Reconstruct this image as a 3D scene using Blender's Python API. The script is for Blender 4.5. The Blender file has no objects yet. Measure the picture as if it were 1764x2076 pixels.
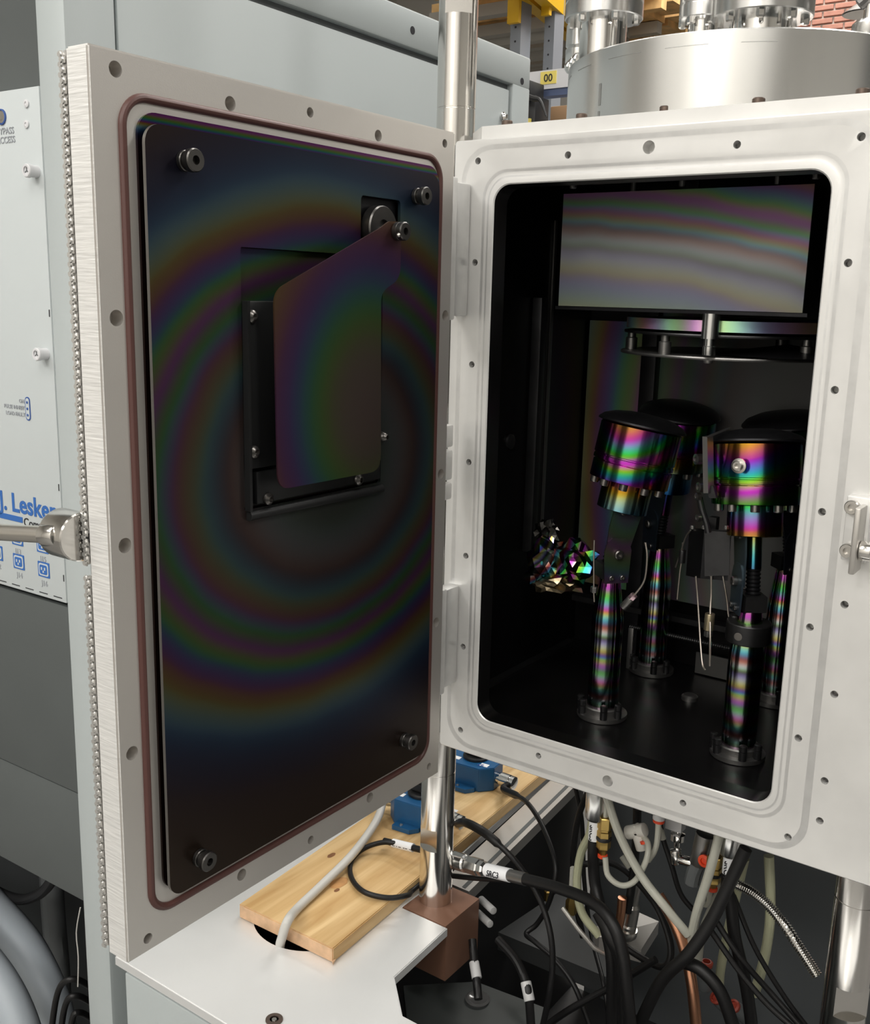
import bpy, bmesh, math, random
from mathutils import Vector, Matrix, noise
random.seed(7)
sc = bpy.context.scene
col = sc.collection

# ---------------------------------------------------------------- camera
CAM = Vector((0.62958, -0.97582, 0.50200))
YAW, PITCH, ROLL, FPX = 0.619928, 0.210271, 0.0240816, 2074.358
_fw = Vector((-math.sin(YAW)*math.cos(PITCH), math.cos(YAW)*math.cos(PITCH), -math.sin(PITCH)))
_r0 = Vector((math.cos(YAW), math.sin(YAW), 0)); _u0 = _r0.cross(_fw)
_rt = math.cos(ROLL)*_r0 + math.sin(ROLL)*_u0; _up = _rt.cross(_fw)
cam_data = bpy.data.cameras.new('camera')
cam = bpy.data.objects.new('camera', cam_data); col.objects.link(cam)
cam.matrix_world = Matrix(((_rt.x, _up.x, -_fw.x, CAM.x), (_rt.y, _up.y, -_fw.y, CAM.y), (_rt.z, _up.z, -_fw.z, CAM.z), (0, 0, 0, 1)))
cam_data.sensor_fit = 'HORIZONTAL'; cam_data.sensor_width = 36
cam_data.lens = 36*FPX/1764; cam_data.clip_start = 0.02
sc.camera = cam
sc.view_settings.view_transform = 'Standard'; sc.view_settings.look = 'None'
sc.view_settings.gamma = 1; sc.view_settings.use_curve_mapping = False
sc.view_settings.exposure = 0.0

# ---------------------------------------------------------------- world and lamps of the hall, with an added fill lamp
w = bpy.data.worlds.new('hall_light'); sc.world = w; w.use_nodes = True
w.node_tree.nodes['Background'].inputs[0].default_value = (1.0, 0.98, 0.95, 1)
w.node_tree.nodes['Background'].inputs[1].default_value = 0.10
def area(name, loc, size, sizey, power, color=(1, .97, .92), rot=(0, 0, 0)):
    l = bpy.data.lights.new(name, 'AREA'); l.shape = 'RECTANGLE'; l.size = size; l.size_y = sizey
    l.energy = power; l.color = color
    o = bpy.data.objects.new(name, l); col.objects.link(o); o.location = loc; o.rotation_euler = rot
    return o
CEIL = 3.2; LAMPZ = 2.85
for i, (x, y, pw) in enumerate(((-1.8, -3.3, 70), (0.4, -4.3, 84), (2.6, -3.6, 58), (-1.2, -1.9, 30), (0.9, -1.9, 30), (3.0, -0.4, 36), (-0.2, 0.6, 26), (0.4, 1.8, 40), (2.6, 1.8, 40), (-0.6, 3.6, 60))):  # the last lamp is added to brighten the far rack
    area('ceiling_and_fill_light', (x, y, LAMPZ), 1.3, 1.1 if y < -1 else .5, pw)

# ---------------------------------------------------------------- helpers
def at(px, py, y=None, x=None, z=None):
    """point of the room seen at a spot of the 1764x2076 frame, on a given plane"""
    d = _fw + _rt*((px-882)/FPX) - _up*((py-1038)/FPX)
    if y is not None: t = (y-CAM.y)/d.y
    elif x is not None: t = (x-CAM.x)/d.x
    else: t = (z-CAM.z)/d.z
    return CAM + d*t

def new(): return bmesh.new()
def add_box(bm, x0, x1, y0, y1, z0, z1, bev=0, seg=2):
    r = bmesh.ops.create_cube(bm, size=1)
    vs = r['verts']
    for v in vs:
        v.co = Vector(((x0+x1)/2+v.co.x*(x1-x0), (y0+y1)/2+v.co.y*(y1-y0), (z0+z1)/2+v.co.z*(z1-z0)))
    if bev:
        es = list({e for v in vs for e in v.link_edges})
        bmesh.ops.bevel(bm, geom=es, offset=bev, segments=seg, affect='EDGES', profile=.5)
    return bm
def box(*a, **k): return add_box(new(), *a, **k)
def frame_to(d):
    d = Vector(d).normalized()
    a = Vector((0, 0, 1)) if abs(d.z) < .95 else Vector((1, 0, 0))
    u = a.cross(d).normalized(); v = d.cross(u)
    return u, v, d
def add_lathe(bm, prof, base=(0, 0, 0), axis=(0, 0, 1), n=32, cap=True):
    """profile [(r, h)...] spun about the axis"""
    u, v, d = frame_to(axis); base = Vector(base); rings = []
    for r, h in prof:
        if r < 1e-6: rings.append([bm.verts.new(base+d*h)])
        else: rings.append([bm.verts.new(base+d*h+(u*math.cos(2*math.pi*k/n)+v*math.sin(2*math.pi*k/n))*r) for k in range(n)])
    for a, b in zip(rings, rings[1:]):
        for k in range(n):
            q = [a[k % len(a)], a[(k+1) % n % len(a)], b[(k+1) % n % len(b)], b[k % len(b)]]
            q = list(dict.fromkeys(q))
            if len(q) >= 3: bm.faces.new(q)
    if cap:
        if len(rings[0]) > 1: bm.faces.new(rings[0][::-1])
        if len(rings[-1]) > 1: bm.faces.new(rings[-1])
    return bm
def lathe(*a, **k): return add_lathe(new(), *a, **k)
def add_cyl(bm, p, q, r, n=24, bev=0):
    p, q = Vector(p), Vector(q); h = (q-p).length
    pr = [(r, 0), (r, h)] if not bev else [(r-bev, 0), (r-bev*.3, bev*.3), (r, bev), (r, h-bev), (r-bev*.3, h-bev*.3), (r-bev, h)]
    return add_lathe(bm, pr, p, q-p, n)
def cyl(*a, **k): return add_cyl(new(), *a, **k)
def spline(pts, n=8):
    pts = [Vector(p) for p in pts]; out = []
    P = [2*pts[0]-pts[1]]+pts+[2*pts[-1]-pts[-2]]
    for i in range(1, len(P)-2):
        for k in range(n):
            t = k/n; a, b, c, d = P[i-1:i+3]
            out.append(.5*((2*b)+(c-a)*t+(2*a-5*b+4*c-d)*t*t+(3*b-a-3*c+d)*t**3))
    return out+[pts[-1]]
def add_tube(bm, pts, r, n=10, closed=False, cap=True):
    m = len(pts); rings = []; u = None
    for i in range(m):
        a = pts[(i-1) % m] if closed or i > 0 else pts[i]
        b = pts[(i+1) % m] if closed or i < m-1 else pts[i]
        d = (b-a).normalized()
        if u is None: u = frame_to(d)[0]
        u = (u-d*u.dot(d))
        u = u.normalized() if u.length > 1e-6 else frame_to(d)[0]
        v = d.cross(u); rr = r(i/(m-1)) if callable(r) else r
        rings.append([bm.verts.new(pts[i]+(u*math.cos(2*math.pi*k/n)+v*math.sin(2*math.pi*k/n))*rr) for k in range(n)])
    for i in range(m if closed else m-1):
        a, b = rings[i], rings[(i+1) % m]
        for k in range(n): bm.faces.new((a[k], a[(k+1) % n], b[(k+1) % n], b[k]))
    if cap and not closed: bm.faces.new(rings[0][::-1]); bm.faces.new(rings[-1])
    return bm
def tube(pts, r, n=10, smooth=8, **k): return add_tube(new(), spline(pts, smooth) if smooth else [Vector(p) for p in pts], r, n, **k)
def add_prism(bm, pts, off):
    """closed polygon of 3D points pushed along off"""
    off = Vector(off); a = [bm.verts.new(Vector(p)) for p in pts]; b = [bm.verts.new(Vector(p)+off) for p in pts]; n = len(a)
    bm.faces.new(a); bm.faces.new(b[::-1])
    for k in range(n): bm.faces.new((a[k], b[k], b[(k+1) % n], a[(k+1) % n]))
    bmesh.ops.recalc_face_normals(bm, faces=bm.faces[:])
    return bm
def prism(*a): return add_prism(new(), *a)
def rrect(x0, x1, z0, z1, r, n=8):
    out = []
    for cx, cz, a0 in ((x1-r, z1-r, 0), (x0+r, z1-r, 90), (x0+r, z0+r, 180), (x1-r, z0+r, 270)):
        for k in range(n+1):
            a = math.radians(a0+90*k/n); out.append((cx+r*math.cos(a), cz+r*math.sin(a)))
    return out
def rounded_poly(pts, rs, n=6):
    out = []; m = len(pts)
    for i in range(m):
        p = Vector(pts[i]); a = Vector(pts[i-1])-p; b = Vector(pts[(i+1) % m])-p; r = rs[i] if isinstance(rs, (list, tuple)) else rs
        if r <= 0: out.append(tuple(p)); continue
        a.normalize(); b.normalize(); A, B = p+a*r, p+b*r
        for k in range(n+1):
            t = k/n; q = A*(1-t)**2+p*2*t*(1-t)+B*t*t; out.append(tuple(q))
    return out
def loft(loops, closed=True, capa=False, capb=False):
    bm = new(); R = [[bm.verts.new(Vector(p)) for p in l] for l in loops]
    pairs = list(zip(R, R[1:]))+([(R[-1], R[0])] if closed else [])
    for a, b in pairs:
        n = len(a)
        for k in range(n): bm.faces.new((a[k], a[(k+1) % n], b[(k+1) % n], b[k]))
    if capa: bm.faces.new(R[0])
    if capb: bm.faces.new(R[-1])
    bmesh.ops.recalc_face_normals(bm, faces=bm.faces[:])
    return bm
ORG = {}
def to_mesh(bm, name, smooth=30):
    me = bpy.data.meshes.new(name); bm.to_mesh(me); bm.free()
    if smooth:
        me.polygons.foreach_set('use_smooth', [True]*len(me.polygons)); me.set_sharp_from_angle(angle=math.radians(smooth))
    return me
def obj(name, bm, mat, parent=None, smooth=30, label=None, kind=None):
    org = ORG.get(parent.name, Vector()) if parent else Vector()
    if org.length: bmesh.ops.translate(bm, verts=bm.verts[:], vec=-org)
    o = bpy.data.objects.new(name, to_mesh(bm, name, smooth)); col.objects.link(o)
    if mat: o.data.materials.append(mat)
    if parent: o.parent = parent; ORG[o.name] = org
    if label: o['label'] = label
    if kind: o['kind'] = kind
    return o
def share(name, me, loc, parent, rot=None, scale=None):
    """another object on the same mesh data"""
    o = bpy.data.objects.new(name, me); col.objects.link(o); o.parent = parent
    o.location = Vector(loc)-ORG.get(parent.name, Vector())
    if rot is not None: o.rotation_euler = rot
    if scale is not None: o.scale = scale
    ORG[o.name] = Vector((0, 0, 0))
    return o
def thing(name, label, cat, loc, group=None):
    o = bpy.data.objects.new(name, None); col.objects.link(o); o.location = loc; o.empty_display_size = .02
    o['label'] = label; o['category'] = cat
    if group: o['group'] = group
    ORG[o.name] = Vector(loc)
    return o
def tag(o, label, cat, group=None):
    o['label'] = label; o['category'] = cat
    if group: o['group'] = group
    return o
def struct(name, bm, mat, smooth=0):
    o = obj(name, bm, mat, None, smooth); o['kind'] = 'structure'; return o
def cut(o, cutters):
    """boolean holes cut into a mesh object (cutters in world space, freed here)"""
    bm = new(); org = ORG.get(o.name, Vector())
    for c in cutters:
        me = bpy.data.meshes.new('c'); c.to_mesh(me); c.free(); bm.from_mesh(me); bpy.data.meshes.remove(me)
    bmesh.ops.recalc_face_normals(bm, faces=bm.faces[:])
    if org.length: bmesh.ops.translate(bm, verts=bm.verts[:], vec=-org)
    me = bpy.data.meshes.new('cutters'); bm.to_mesh(me); bm.free()
    c = bpy.data.objects.new('cutters', me); col.objects.link(c)
    if o.parent: c.parent = o.parent
    md = o.modifiers.new('holes', 'BOOLEAN'); md.operation = 'DIFFERENCE'; md.object = c; md.solver = 'EXACT'
    bpy.context.view_layer.update()
    dg = bpy.context.evaluated_depsgraph_get()
    res = bpy.data.meshes.new_from_object(o.evaluated_get(dg)); o.modifiers.clear()
    old = o.data; o.data = res; bpy.data.meshes.remove(old)
    bpy.data.objects.remove(c); bpy.data.meshes.remove(me)
    if len(res.polygons):
        res.polygons.foreach_set('use_smooth', [True]*len(res.polygons)); res.set_sharp_from_angle(angle=math.radians(30))
def text(name, body, size, mat, parent, origin, right, up, bold=0, thick=.0003, align='LEFT'):
    cu = bpy.data.curves.new('t', 'FONT'); cu.body = body; cu.size = size; cu.offset = bold; cu.align_x = align; cu.extrude = thick; cu.resolution_u = 3
    o = bpy.data.objects.new('t', cu); col.objects.link(o); bpy.context.view_layer.update()
    me = bpy.data.meshes.new_from_object(o.evaluated_get(bpy.context.evaluated_depsgraph_get()))
    bpy.data.objects.remove(o); bpy.data.curves.remove(cu)
    right = Vector(right).normalized(); up = Vector(up).normalized(); n = right.cross(up)
    org = Vector(origin)-ORG.get(parent.name, Vector())
    me.transform(Matrix(((right.x, up.x, n.x, org.x), (right.y, up.y, n.y, org.y), (right.z, up.z, n.z, org.z), (0, 0, 0, 1))))
    t = bpy.data.objects.new(name, me); col.objects.link(t); t.parent = parent; me.materials.clear(); me.materials.append(mat); ORG[t.name] = ORG.get(parent.name, Vector())
    return t

# ---------------------------------------------------------------- materials
MATS = {}
def M(name, base=(.5, .5, .5), rough=.5, metal=0., var=0., vscale=20, bump=0., bscale=200, stretch=None, bstretch=None, **kw):
    if name in MATS: return MATS[name]
    m = bpy.data.materials.new(name); m.use_nodes = True; nt = m.node_tree; b = nt.nodes['Principled BSDF']
    b.inputs['Base Color'].default_value = (*base, 1); b.inputs['Roughness'].default_value = rough; b.inputs['Metallic'].default_value = metal
    for k, v in kw.items(): b.inputs[k.replace('_', ' ')].default_value = v
    if var or bump:
        geo = nt.nodes.new('ShaderNodeNewGeometry')
        def nz(scale, st, detail=3):
            mp = nt.nodes.new('ShaderNodeMapping'); mp.inputs['Scale'].default_value = st or (1, 1, 1)
            nt.links.new(geo.outputs['Position'], mp.inputs['Vector'])
            n = nt.nodes.new('ShaderNodeTexNoise'); n.inputs['Scale'].default_value = scale; n.inputs['Detail'].default_value = detail
            nt.links.new(mp.outputs[0], n.inputs['Vector']); return n
        if var:
            n = nz(vscale, stretch)
            mr = nt.nodes.new('ShaderNodeMapRange'); mr.inputs[1].default_value = .3; mr.inputs[2].default_value = .7; mr.inputs[3].default_value = 1-var; mr.inputs[4].default_value = 1+var
            nt.links.new(n.outputs['Fac'], mr.inputs[0])
            mx = nt.nodes.new('ShaderNodeVectorMath'); mx.operation = 'SCALE'; mx.inputs[0].default_value = base
            nt.links.new(mr.outputs[0], mx.inputs['Scale']); nt.links.new(mx.outputs[0], b.inputs['Base Color'])
            rr = nt.nodes.new('ShaderNodeMath'); rr.operation = 'MULTIPLY_ADD'; rr.inputs[1].default_value = .25*var; rr.inputs[2].default_value = rough-.12*var
            nt.links.new(n.outputs['Fac'], rr.inputs[0]); nt.links.new(rr.outputs[0], b.inputs['Roughness'])
        if bump:
            n2 = nz(bscale, bstretch, 2); bp = nt.nodes.new('ShaderNodeBump'); bp.inputs['Strength'].default_value = bump; bp.inputs['Distance'].default_value = .001
            nt.links.new(n2.outputs['Fac'], bp.inputs['Height']); nt.links.new(bp.outputs[0], b.inputs['Normal'])
    MATS[name] = m; return m
def film(name, center, scale, curve, mean=.05, amp=.03, damp=.03, rough=.35, metal=.8, wob=0.):
    """dark metal under a vacuum-deposited film: the film's interference phase follows a curve of (distance from a centre, phase)"""
    m = bpy.data.materials.new(name); m.use_nodes = True; nt = m.node_tree; N = nt.nodes.new; L = nt.links.new; b = nt.nodes['Principled BSDF']
    geo = N('ShaderNodeNewGeometry')
    sub = N('ShaderNodeVectorMath'); sub.operation = 'SUBTRACT'; sub.inputs[1].default_value = center; L(geo.outputs['Position'], sub.inputs[0])
    mul = N('ShaderNodeVectorMath'); mul.operation = 'MULTIPLY'; mul.inputs[1].default_value = scale; L(sub.outputs[0], mul.inputs[0])
    ln = N('ShaderNodeVectorMath'); ln.operation = 'LENGTH'; L(mul.outputs[0], ln.inputs[0])
    def math_(op, a, bb, cc=None):
        n = N('ShaderNodeMath'); n.operation = op
        for i, q in enumerate((a, bb, cc)):
            if q is None: continue
            if isinstance(q, (int, float)): n.inputs[i].default_value = q
            else: L(q, n.inputs[i])
        return n.outputs[0]
    d = ln.outputs['Value']
    if wob:
        nz = N('ShaderNodeTexNoise'); nz.inputs['Scale'].default_value = 9; L(geo.outputs['Position'], nz.inputs['Vector'])
        d = math_('ADD', d, math_('MULTIPLY', math_('SUBTRACT', nz.outputs['Fac'], .5), wob))
    curve = sorted(curve); R = curve[-1][0]; F = max(f for r, f in curve)
    rp = N('ShaderNodeValToRGB'); rp.color_ramp.interpolation = 'CARDINAL'; e = rp.color_ramp.elements
    while len(e) > 1: e.remove(e[-1])
    for i, (r, f) in enumerate(curve):
        q = e[0] if i == 0 else e.new(r/R)
        q.position = r/R; q.color = (f/F, f/F, f/F, 1)
    L(math_('DIVIDE', d, R), rp.inputs['Fac'])
    sep = N('ShaderNodeSeparateColor'); L(rp.outputs['Color'], sep.inputs[0])
    ph = math_('MULTIPLY', sep.outputs[0], F)
    fade = math_('MULTIPLY', math_('POWER', math.e, math_('MULTIPLY', ph, -damp)), amp)
    cmb = N('ShaderNodeCombineColor')
    for i, k in enumerate((1.0, 1.21, 1.46)):
        L(math_('MULTIPLY_ADD', math_('COSINE', math_('MULTIPLY', ph, k), None), fade, mean), cmb.inputs[i])
    L(cmb.outputs[0], b.inputs['Base Color']); b.inputs['Roughness'].default_value = rough; b.inputs['Metallic'].default_value = metal
    MATS[name] = m; return m

STEEL = M('satin_flange_steel', (.74, .735, .72), .42, .45, var=.06, vscale=14)
STEEL_STEP = M('machined_step_steel', (.70, .70, .695), .38, .8, var=.05, vscale=60)
DOORM = M('door_aluminium', (.68, .65, .615), .45, .75, var=.035, vscale=9, bump=.05, bscale=900)
MILLED_LIT = M('milled_lit_edge_aluminium', (.88, .875, .86), .5, .55, var=.06, vscale=60, stretch=(.6, .6, 9), bump=.5, bscale=60, bstretch=(.6, .6, 8))
POLISH = M('polished_steel', (.72, .70, .67), .16, 1, var=.03, vscale=30)
BRUSHED = M('brushed_stainless', (.70, .70, .69), .24, 1, var=.05, vscale=30, stretch=(1, 1, .05))
CHROME = M('bright_stainless', (.78, .77, .75), .12, 1)
SCREWM = M('screw_steel', (.55, .53, .5), .3, 1)
DARKSCREW = M('brown_bolt_steel', (.16, .12, .10), .4, .8)
FLUORO = M('brown_elastomer', (.10, .042, .036), .42, 0)
BLACKM = M('blackened_metal', (.016, .016, .018), .38, .7, var=.3, vscale=25)
DARKM = M('dark_coated_metal', (.05, .05, .052), .38, .85, var=.2, vscale=30)
GREYM = M('grey_coated_metal', (.22, .215, .21), .35, .9)
POWDER = M('light_grey_powder_coat', (.43, .47, .475), .45, 0, bump=.04, bscale=700)
PANEL = M('pale_panel_paint', (.53, .57, .58), .5, 0)
SLATE = M('dark_grey_paint', (.085, .095, .095), .5, 0, var=.06, vscale=6)
SLATE2 = M('mid_grey_paint', (.12, .13, .135), .5, 0)
DECKM = M('deck_satin_steel', (.82, .825, .825), .40, .45, var=.05, vscale=5)
SOOT = M('black_plastic', (.012, .012, .013), .5, 0)
CABLE = M('black_cable_rubber', (.007, .0068, .0072), .45, 0, Specular_IOR_Level=.35)
GREYCABLE = M('light_grey_cable', (.56, .55, .52), .45, 0)
HOSE = M('blue_grey_hose', (.36, .40, .44), .5, 0)
CLEAR = M('milky_tubing', (.62, .62, .54), .35, 0, Transmission_Weight=.25)
GREEN_TUBE = M('yellowed_tubing', (.55, .56, .38), .35, 0, Transmission_Weight=.2)
WHITEP = M('white_label', (.85, .86, .88), .5, 0)
INK = M('black_ink', (.02, .02, .025), .6, 0)
NAVY = M('dark_blue_ink', (.035, .09, .30), .6, 0)
BLUEINK = M('logo_blue', (.03, .13, .42), .6, 0)
GREYINK = M('pale_ink', (.33, .35, .38), .6, 0)
BLUE = M('blue_enamel', (.012, .095, .24), .35, 0, var=.05, vscale=40)
COPPER = M('copper_pipe', (.72, .36, .22), .3, 1)
BRACKET = M('brown_bracket_paint', (.25, .13, .085), .45, .2)
BRASS = M('brass_fitting', (.52, .36, .12), .3, 1)
REDP = M('orange_red_collar', (.75, .07, .02), .45, 0)
ALU = M('aluminium_rail', (.55, .53, .50), .4, .8)
YELLOW = M('rack_yellow', (.68, .40, .012), .45, 0)
RACKGREY = M('rack_grey', (.24, .26, .29), .5, .2)
PALEGREY = M('shelf_beam_grey', (.66, .66, .68), .45, 0)
LABELY = M('yellow_sticker', (.80, .66, .16), .5, 0)
CARTON = M('carton_brown', (.42, .26, .14), .7, 0)
TIMBER = M('rack_timber', (.78, .50, .22), .7, 0, var=.25, vscale=12)
BRICKM = M('red_brick', (.42, .20, .15), .8, 0, var=.2, vscale=18)
MORTAR = M('pale_mortar', (.62, .58, .53), .85, 0)
CONCRETE = M('grey_floor', (.20, .197, .19), .5, 0, var=.1, vscale=3)
FRONTWALL = M('front_wall_paint', (.80, .78, .74), .8, 0)
PLASTER = M('hall_wall_paint', (.58, .565, .53), .8, 0)
CEILM = M('hall_ceiling_paint', (.62, .61, .59), .8, 0)
CHAMBERM = M('chamber_black_coat', (.010, .0095, .010), .33, .6, var=.25, vscale=18)
def wood_mat():
    m = bpy.data.materials.new('pine_plank'); m.use_nodes = True; nt = m.node_tree; N = nt.nodes.new; L = nt.links.new; b = nt.nodes['Principled BSDF']
    g = N('ShaderNodeNewGeometry'); mp = N('ShaderNodeMapping'); mp.inputs['Scale'].default_value = (28, 2.2, 28); L(g.outputs['Position'], mp.inputs['Vector'])
    n = N('ShaderNodeTexNoise'); n.inputs['Scale'].default_value = 1.6; n.inputs['Detail'].default_value = 6; n.inputs['Distortion'].default_value = .6; L(mp.outputs[0], n.inputs['Vector'])
    r = N('ShaderNodeValToRGB'); e = r.color_ramp.elements; e[0].position = .32; e[0].color = (.50, .30, .115, 1); e[1].position = .68; e[1].color = (.74, .53, .27, 1)
    L(n.outputs['Fac'], r.inputs['Fac']); L(r.outputs[0], b.inputs['Base Color']); b.inputs['Roughness'].default_value = .5
    MATS['pine_plank'] = m; return m
PINE = wood_mat()
PINE_END = M('pine_end_grain', (.62, .40, .24), .6, 0, var=.18, vscale=60)
KNOT = M('pine_knot', (.20, .085, .03), .6, 0, var=.2, vscale=80)
DOORFILM = film('door_plate_film', (.006, -.270, .348), (1, .80, 1), [(0, 29), (.06, 27), (.10, 24), (.125, 21), (.148, 18.2), (.161, 15.6), (.175, 12.8), (.193, 9.5), (.21, 7.4), (.226, 5.8), (.253, 3.6), (.303, 2.4), (.42, 1.9)], mean=.042, amp=.034, damp=.034, rough=.42, metal=.7, wob=.012)
TRAYFILM = film('door_tray_film', (.0, 0, 0), (0, 0, 1), [(0, 2.3), (.40, 2.3), (.58, 2.4), (.606, 2.6), (.613, 3.6), (.617, 6), (.620, 9), (.624, 12.5), (.64, 16)], mean=.055, amp=.05, damp=.012, rough=.35, metal=.8)
BLADEFILM = film('shutter_blade_film', (.03, -.243, .400), (1, 1, .85), [(0, 11.7), (.04, 11.55), (.055, 11.2), (.068, 10.6), (.08, 9.9), (.092, 9.1), (.106, 8.3), (.125, 7.4), (.15, 6.4), (.18, 5.4), (.21, 4.6)], mean=.052, amp=.036, damp=.02, rough=.42, metal=.7)
SHIELDFILM = film('stage_shield_film', (.02, .09, .20), (.6, 0, 1), [(.20, 42), (.29, 37), (.33, 33), (.36, 28), (.385, 22), (.405, 16), (.425, 11), (.445, 7.5), (.48, 5)], mean=.185, amp=.11, damp=.035, rough=.6, metal=.2, wob=.02)
BACKFILM = film('rear_liner_film', (.17, .36, .30), (1, 0, .45), [(0, 22), (.10, 17), (.15, 12.5), (.185, 9.5), (.215, 7), (.25, 4.5)], mean=.13, amp=.085, damp=.03, rough=.5, metal=.5)
BACKPLAIN = film('rear_plain_film', (.30, .36, .30), (1, 0, .45), [(0, 30), (.15, 24), (.22, 14), (.26, 9), (.3, 6)], mean=.12, amp=.08, damp=.09, rough=.5, metal=.4)
STAGEFILM = film('stage_rim_film', (.0, .2, .46), (1, .3, 1), [(0, 30), (.1, 22), (.2, 13), (.3, 7), (.4, 4)], mean=.72, amp=.26, damp=.01, rough=.3, metal=.8)
HEADFILM1 = film('gun_head_film_a', (.128, .10, .372), (.9, .3, 1.0), [(0, 20), (.03, 18), (.05, 14.5), (.065, 11), (.08, 8), (.10, 5.6), (.13, 3.5), (.2, 2)], mean=.30, amp=.29, damp=.01, rough=.17, metal=1)
HEADFILM2 = film('gun_head_film_b', (.255, .07, .385), (.8, .3, 1.0), [(0, 5), (.05, 7.5), (.07, 10), (.085, 13), (.105, 16), (.13, 19), (.2, 24)], mean=.30, amp=.29, damp=.01, rough=.17, metal=1)
POLEFILM = film('gun_pole_film', (.18, .22, -.03), (.0, .0, 1), [(0, 62), (.05, 50), (.10, 36), (.13, 27), (.16, 19), (.19, 13), (.23, 8), (.3, 5)], mean=.40, amp=.33, damp=.012, rough=.13, metal=1)
FOILFILM = film('crumpled_foil_film', (-.05, .15, .20), (1, 1, 1), [(0, 60), (.03, 45), (.06, 28), (.10, 14), (.15, 6)], mean=.24, amp=.22, damp=.006, rough=.2, metal=1)
ARMFILM = film('gun_arm_film', (.12, .13, .25), (1, 1, 1), [(0, 18), (.04, 13), (.08, 8), (.2, 3)], mean=.085, amp=.04, damp=.03, rough=.4, metal=.8)

# ================================================================ the hall
FLOOR = -1.16
struct('floor', box(-5, 5.5, -5, 6.2, FLOOR-.05, FLOOR), CONCRETE)
struct('ceiling', box(-5, 5.5, -5, 6.2, CEIL, CEIL+.05), CEILM)
struct('wall_left', box(-5.05, -5, -5, 6.2, FLOOR, CEIL), PLASTER)
struct('wall_right', box(5.5, 5.55, -5, 6.2, FLOOR, CEIL), PLASTER)
struct('wall_front', box(-5, 5.5, -5.05, -5, FLOOR, CEIL), FRONTWALL)
for i, (y0, y1) in enumerate(((.9, 1.5), (1.8, 2.1), (2.6, 4.4))):
    struct('reflection_slab_%d' % (i+1), box(5.2, 5.5, y0, y1, FLOOR, 2.6), SLATE)  # unseen dark slabs added to put stripes into the steel reflections
# unseen dark blocks added to darken what the gun poles reflect
struct('reflection_block', box(1.75, 5.2, -2.7, -2.0, FLOOR, .75), SLATE)
struct('reflection_block_corner', box(2.7, 5.2, -2.0, -.5, FLOOR, .75), SLATE)
wall_back = struct('wall_back', box(-5, 5.5, 6.2, 6.25, FLOOR, CEIL), PLASTER)

# ================================================================ vacuum chamber
chamber = thing('vacuum_chamber', 'satin steel vacuum chamber with a tall rounded door opening', 'vacuum chamber', (.18, .2, -.05))
def rr3(x0, x1, z0, z1, r, y): return [(x, y, z) for x, z in rrect(x0, x1, z0, z1, r)]
W, H = .3584, .62
loops = [rr3(-.052, .66, -.0485, .667, .004, .026), rr3(-.052, .66, -.0485, .667, .004, .0012), rr3(-.0508, .6588, -.0473, .6658, .004, 0),
         rr3(-.0415, .397, -.0415, .6605, .036, 0), rr3(-.0365, .3895, -.0365, .6555, .033, .0008),
         rr3(-.0135, .3725, -.0140, .6345, .030, .0008), rr3(-.0105, .3690, -.0110, .6315, .028, .0013), rr3(-.0072, .3655, -.0075, .628, .026, .0013), rr3(-.0052, .3635, -.0055, .626, .024, .0010),
         rr3(0, W, 0, H, .021, .0010), rr3(.0012, W-.0012, .0012, H-.0012, .020, .0022), rr3(.0025, W-.0025, .0025, H-.0025, .019, .026)]
bm = loft(loops)
fl = obj('front_flange', bm, STEEL, chamber)
fl.data.materials.append(STEEL_STEP); fl.data.materials.append(CHAMBERM)
n = len(loops[0])
for k, pl in enumerate(fl.data.polygons):
    s = k//n
    pl.material_index = {3: 1, 5: 1, 7: 1, 10: 2}.get(s, 0)
small = [(-.0212, z) for z in (.6447, .5369, .4241, .3117, .1995, .0865, -.0211)]+[(.3785, z) for z in (.6442, .5374, .4243, .3102, .1968, .0824, -.0245)]
small += [(.0898, .6448), (.268, .6443), (.0891, -.0225), (.267, -.024), (.4076, .1359), (.4076, .0463), (.4072, .0035), (.4078, .2255)]
cut(fl, [cyl((x, -.01, z), (x, .014, z), .0037, 20) for x, z in small]+[cyl((x, -.01, z), (x, .016, z), .0064, 24) for x, z in ((.1793, .6472), (.1785, -.0262))])
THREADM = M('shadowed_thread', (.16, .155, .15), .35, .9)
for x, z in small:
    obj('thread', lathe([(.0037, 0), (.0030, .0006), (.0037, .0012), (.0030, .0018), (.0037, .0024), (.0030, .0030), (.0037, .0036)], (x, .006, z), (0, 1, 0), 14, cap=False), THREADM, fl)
# body walls
XL, XR, YB, ZF, ZC = -.064, .45, .372, -.010, .655
obj('side_wall', box(XL-.006, XL, .026, YB, -.047, .667), CHAMBERM, chamber)
obj('side_wall', box(XR, XR+.006, .026, YB, -.047, .667), CHAMBERM, chamber)
obj('rear_wall', box(XL-.006, XR+.006, YB, YB+.006, -.047, .667), CHAMBERM, chamber)
obj('chamber_floor', box(XL, XR, .026, YB, -.047, ZF), CHAMBERM, chamber)
obj('chamber_roof', box(XL, XR, .026, YB, ZC, .667), CHAMBERM, chamber)
# outer skin of the body
obj('body_skin', box(XR+.006, .64, .026, YB+.02, -.047, .667), STEEL, chamber)
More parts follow.
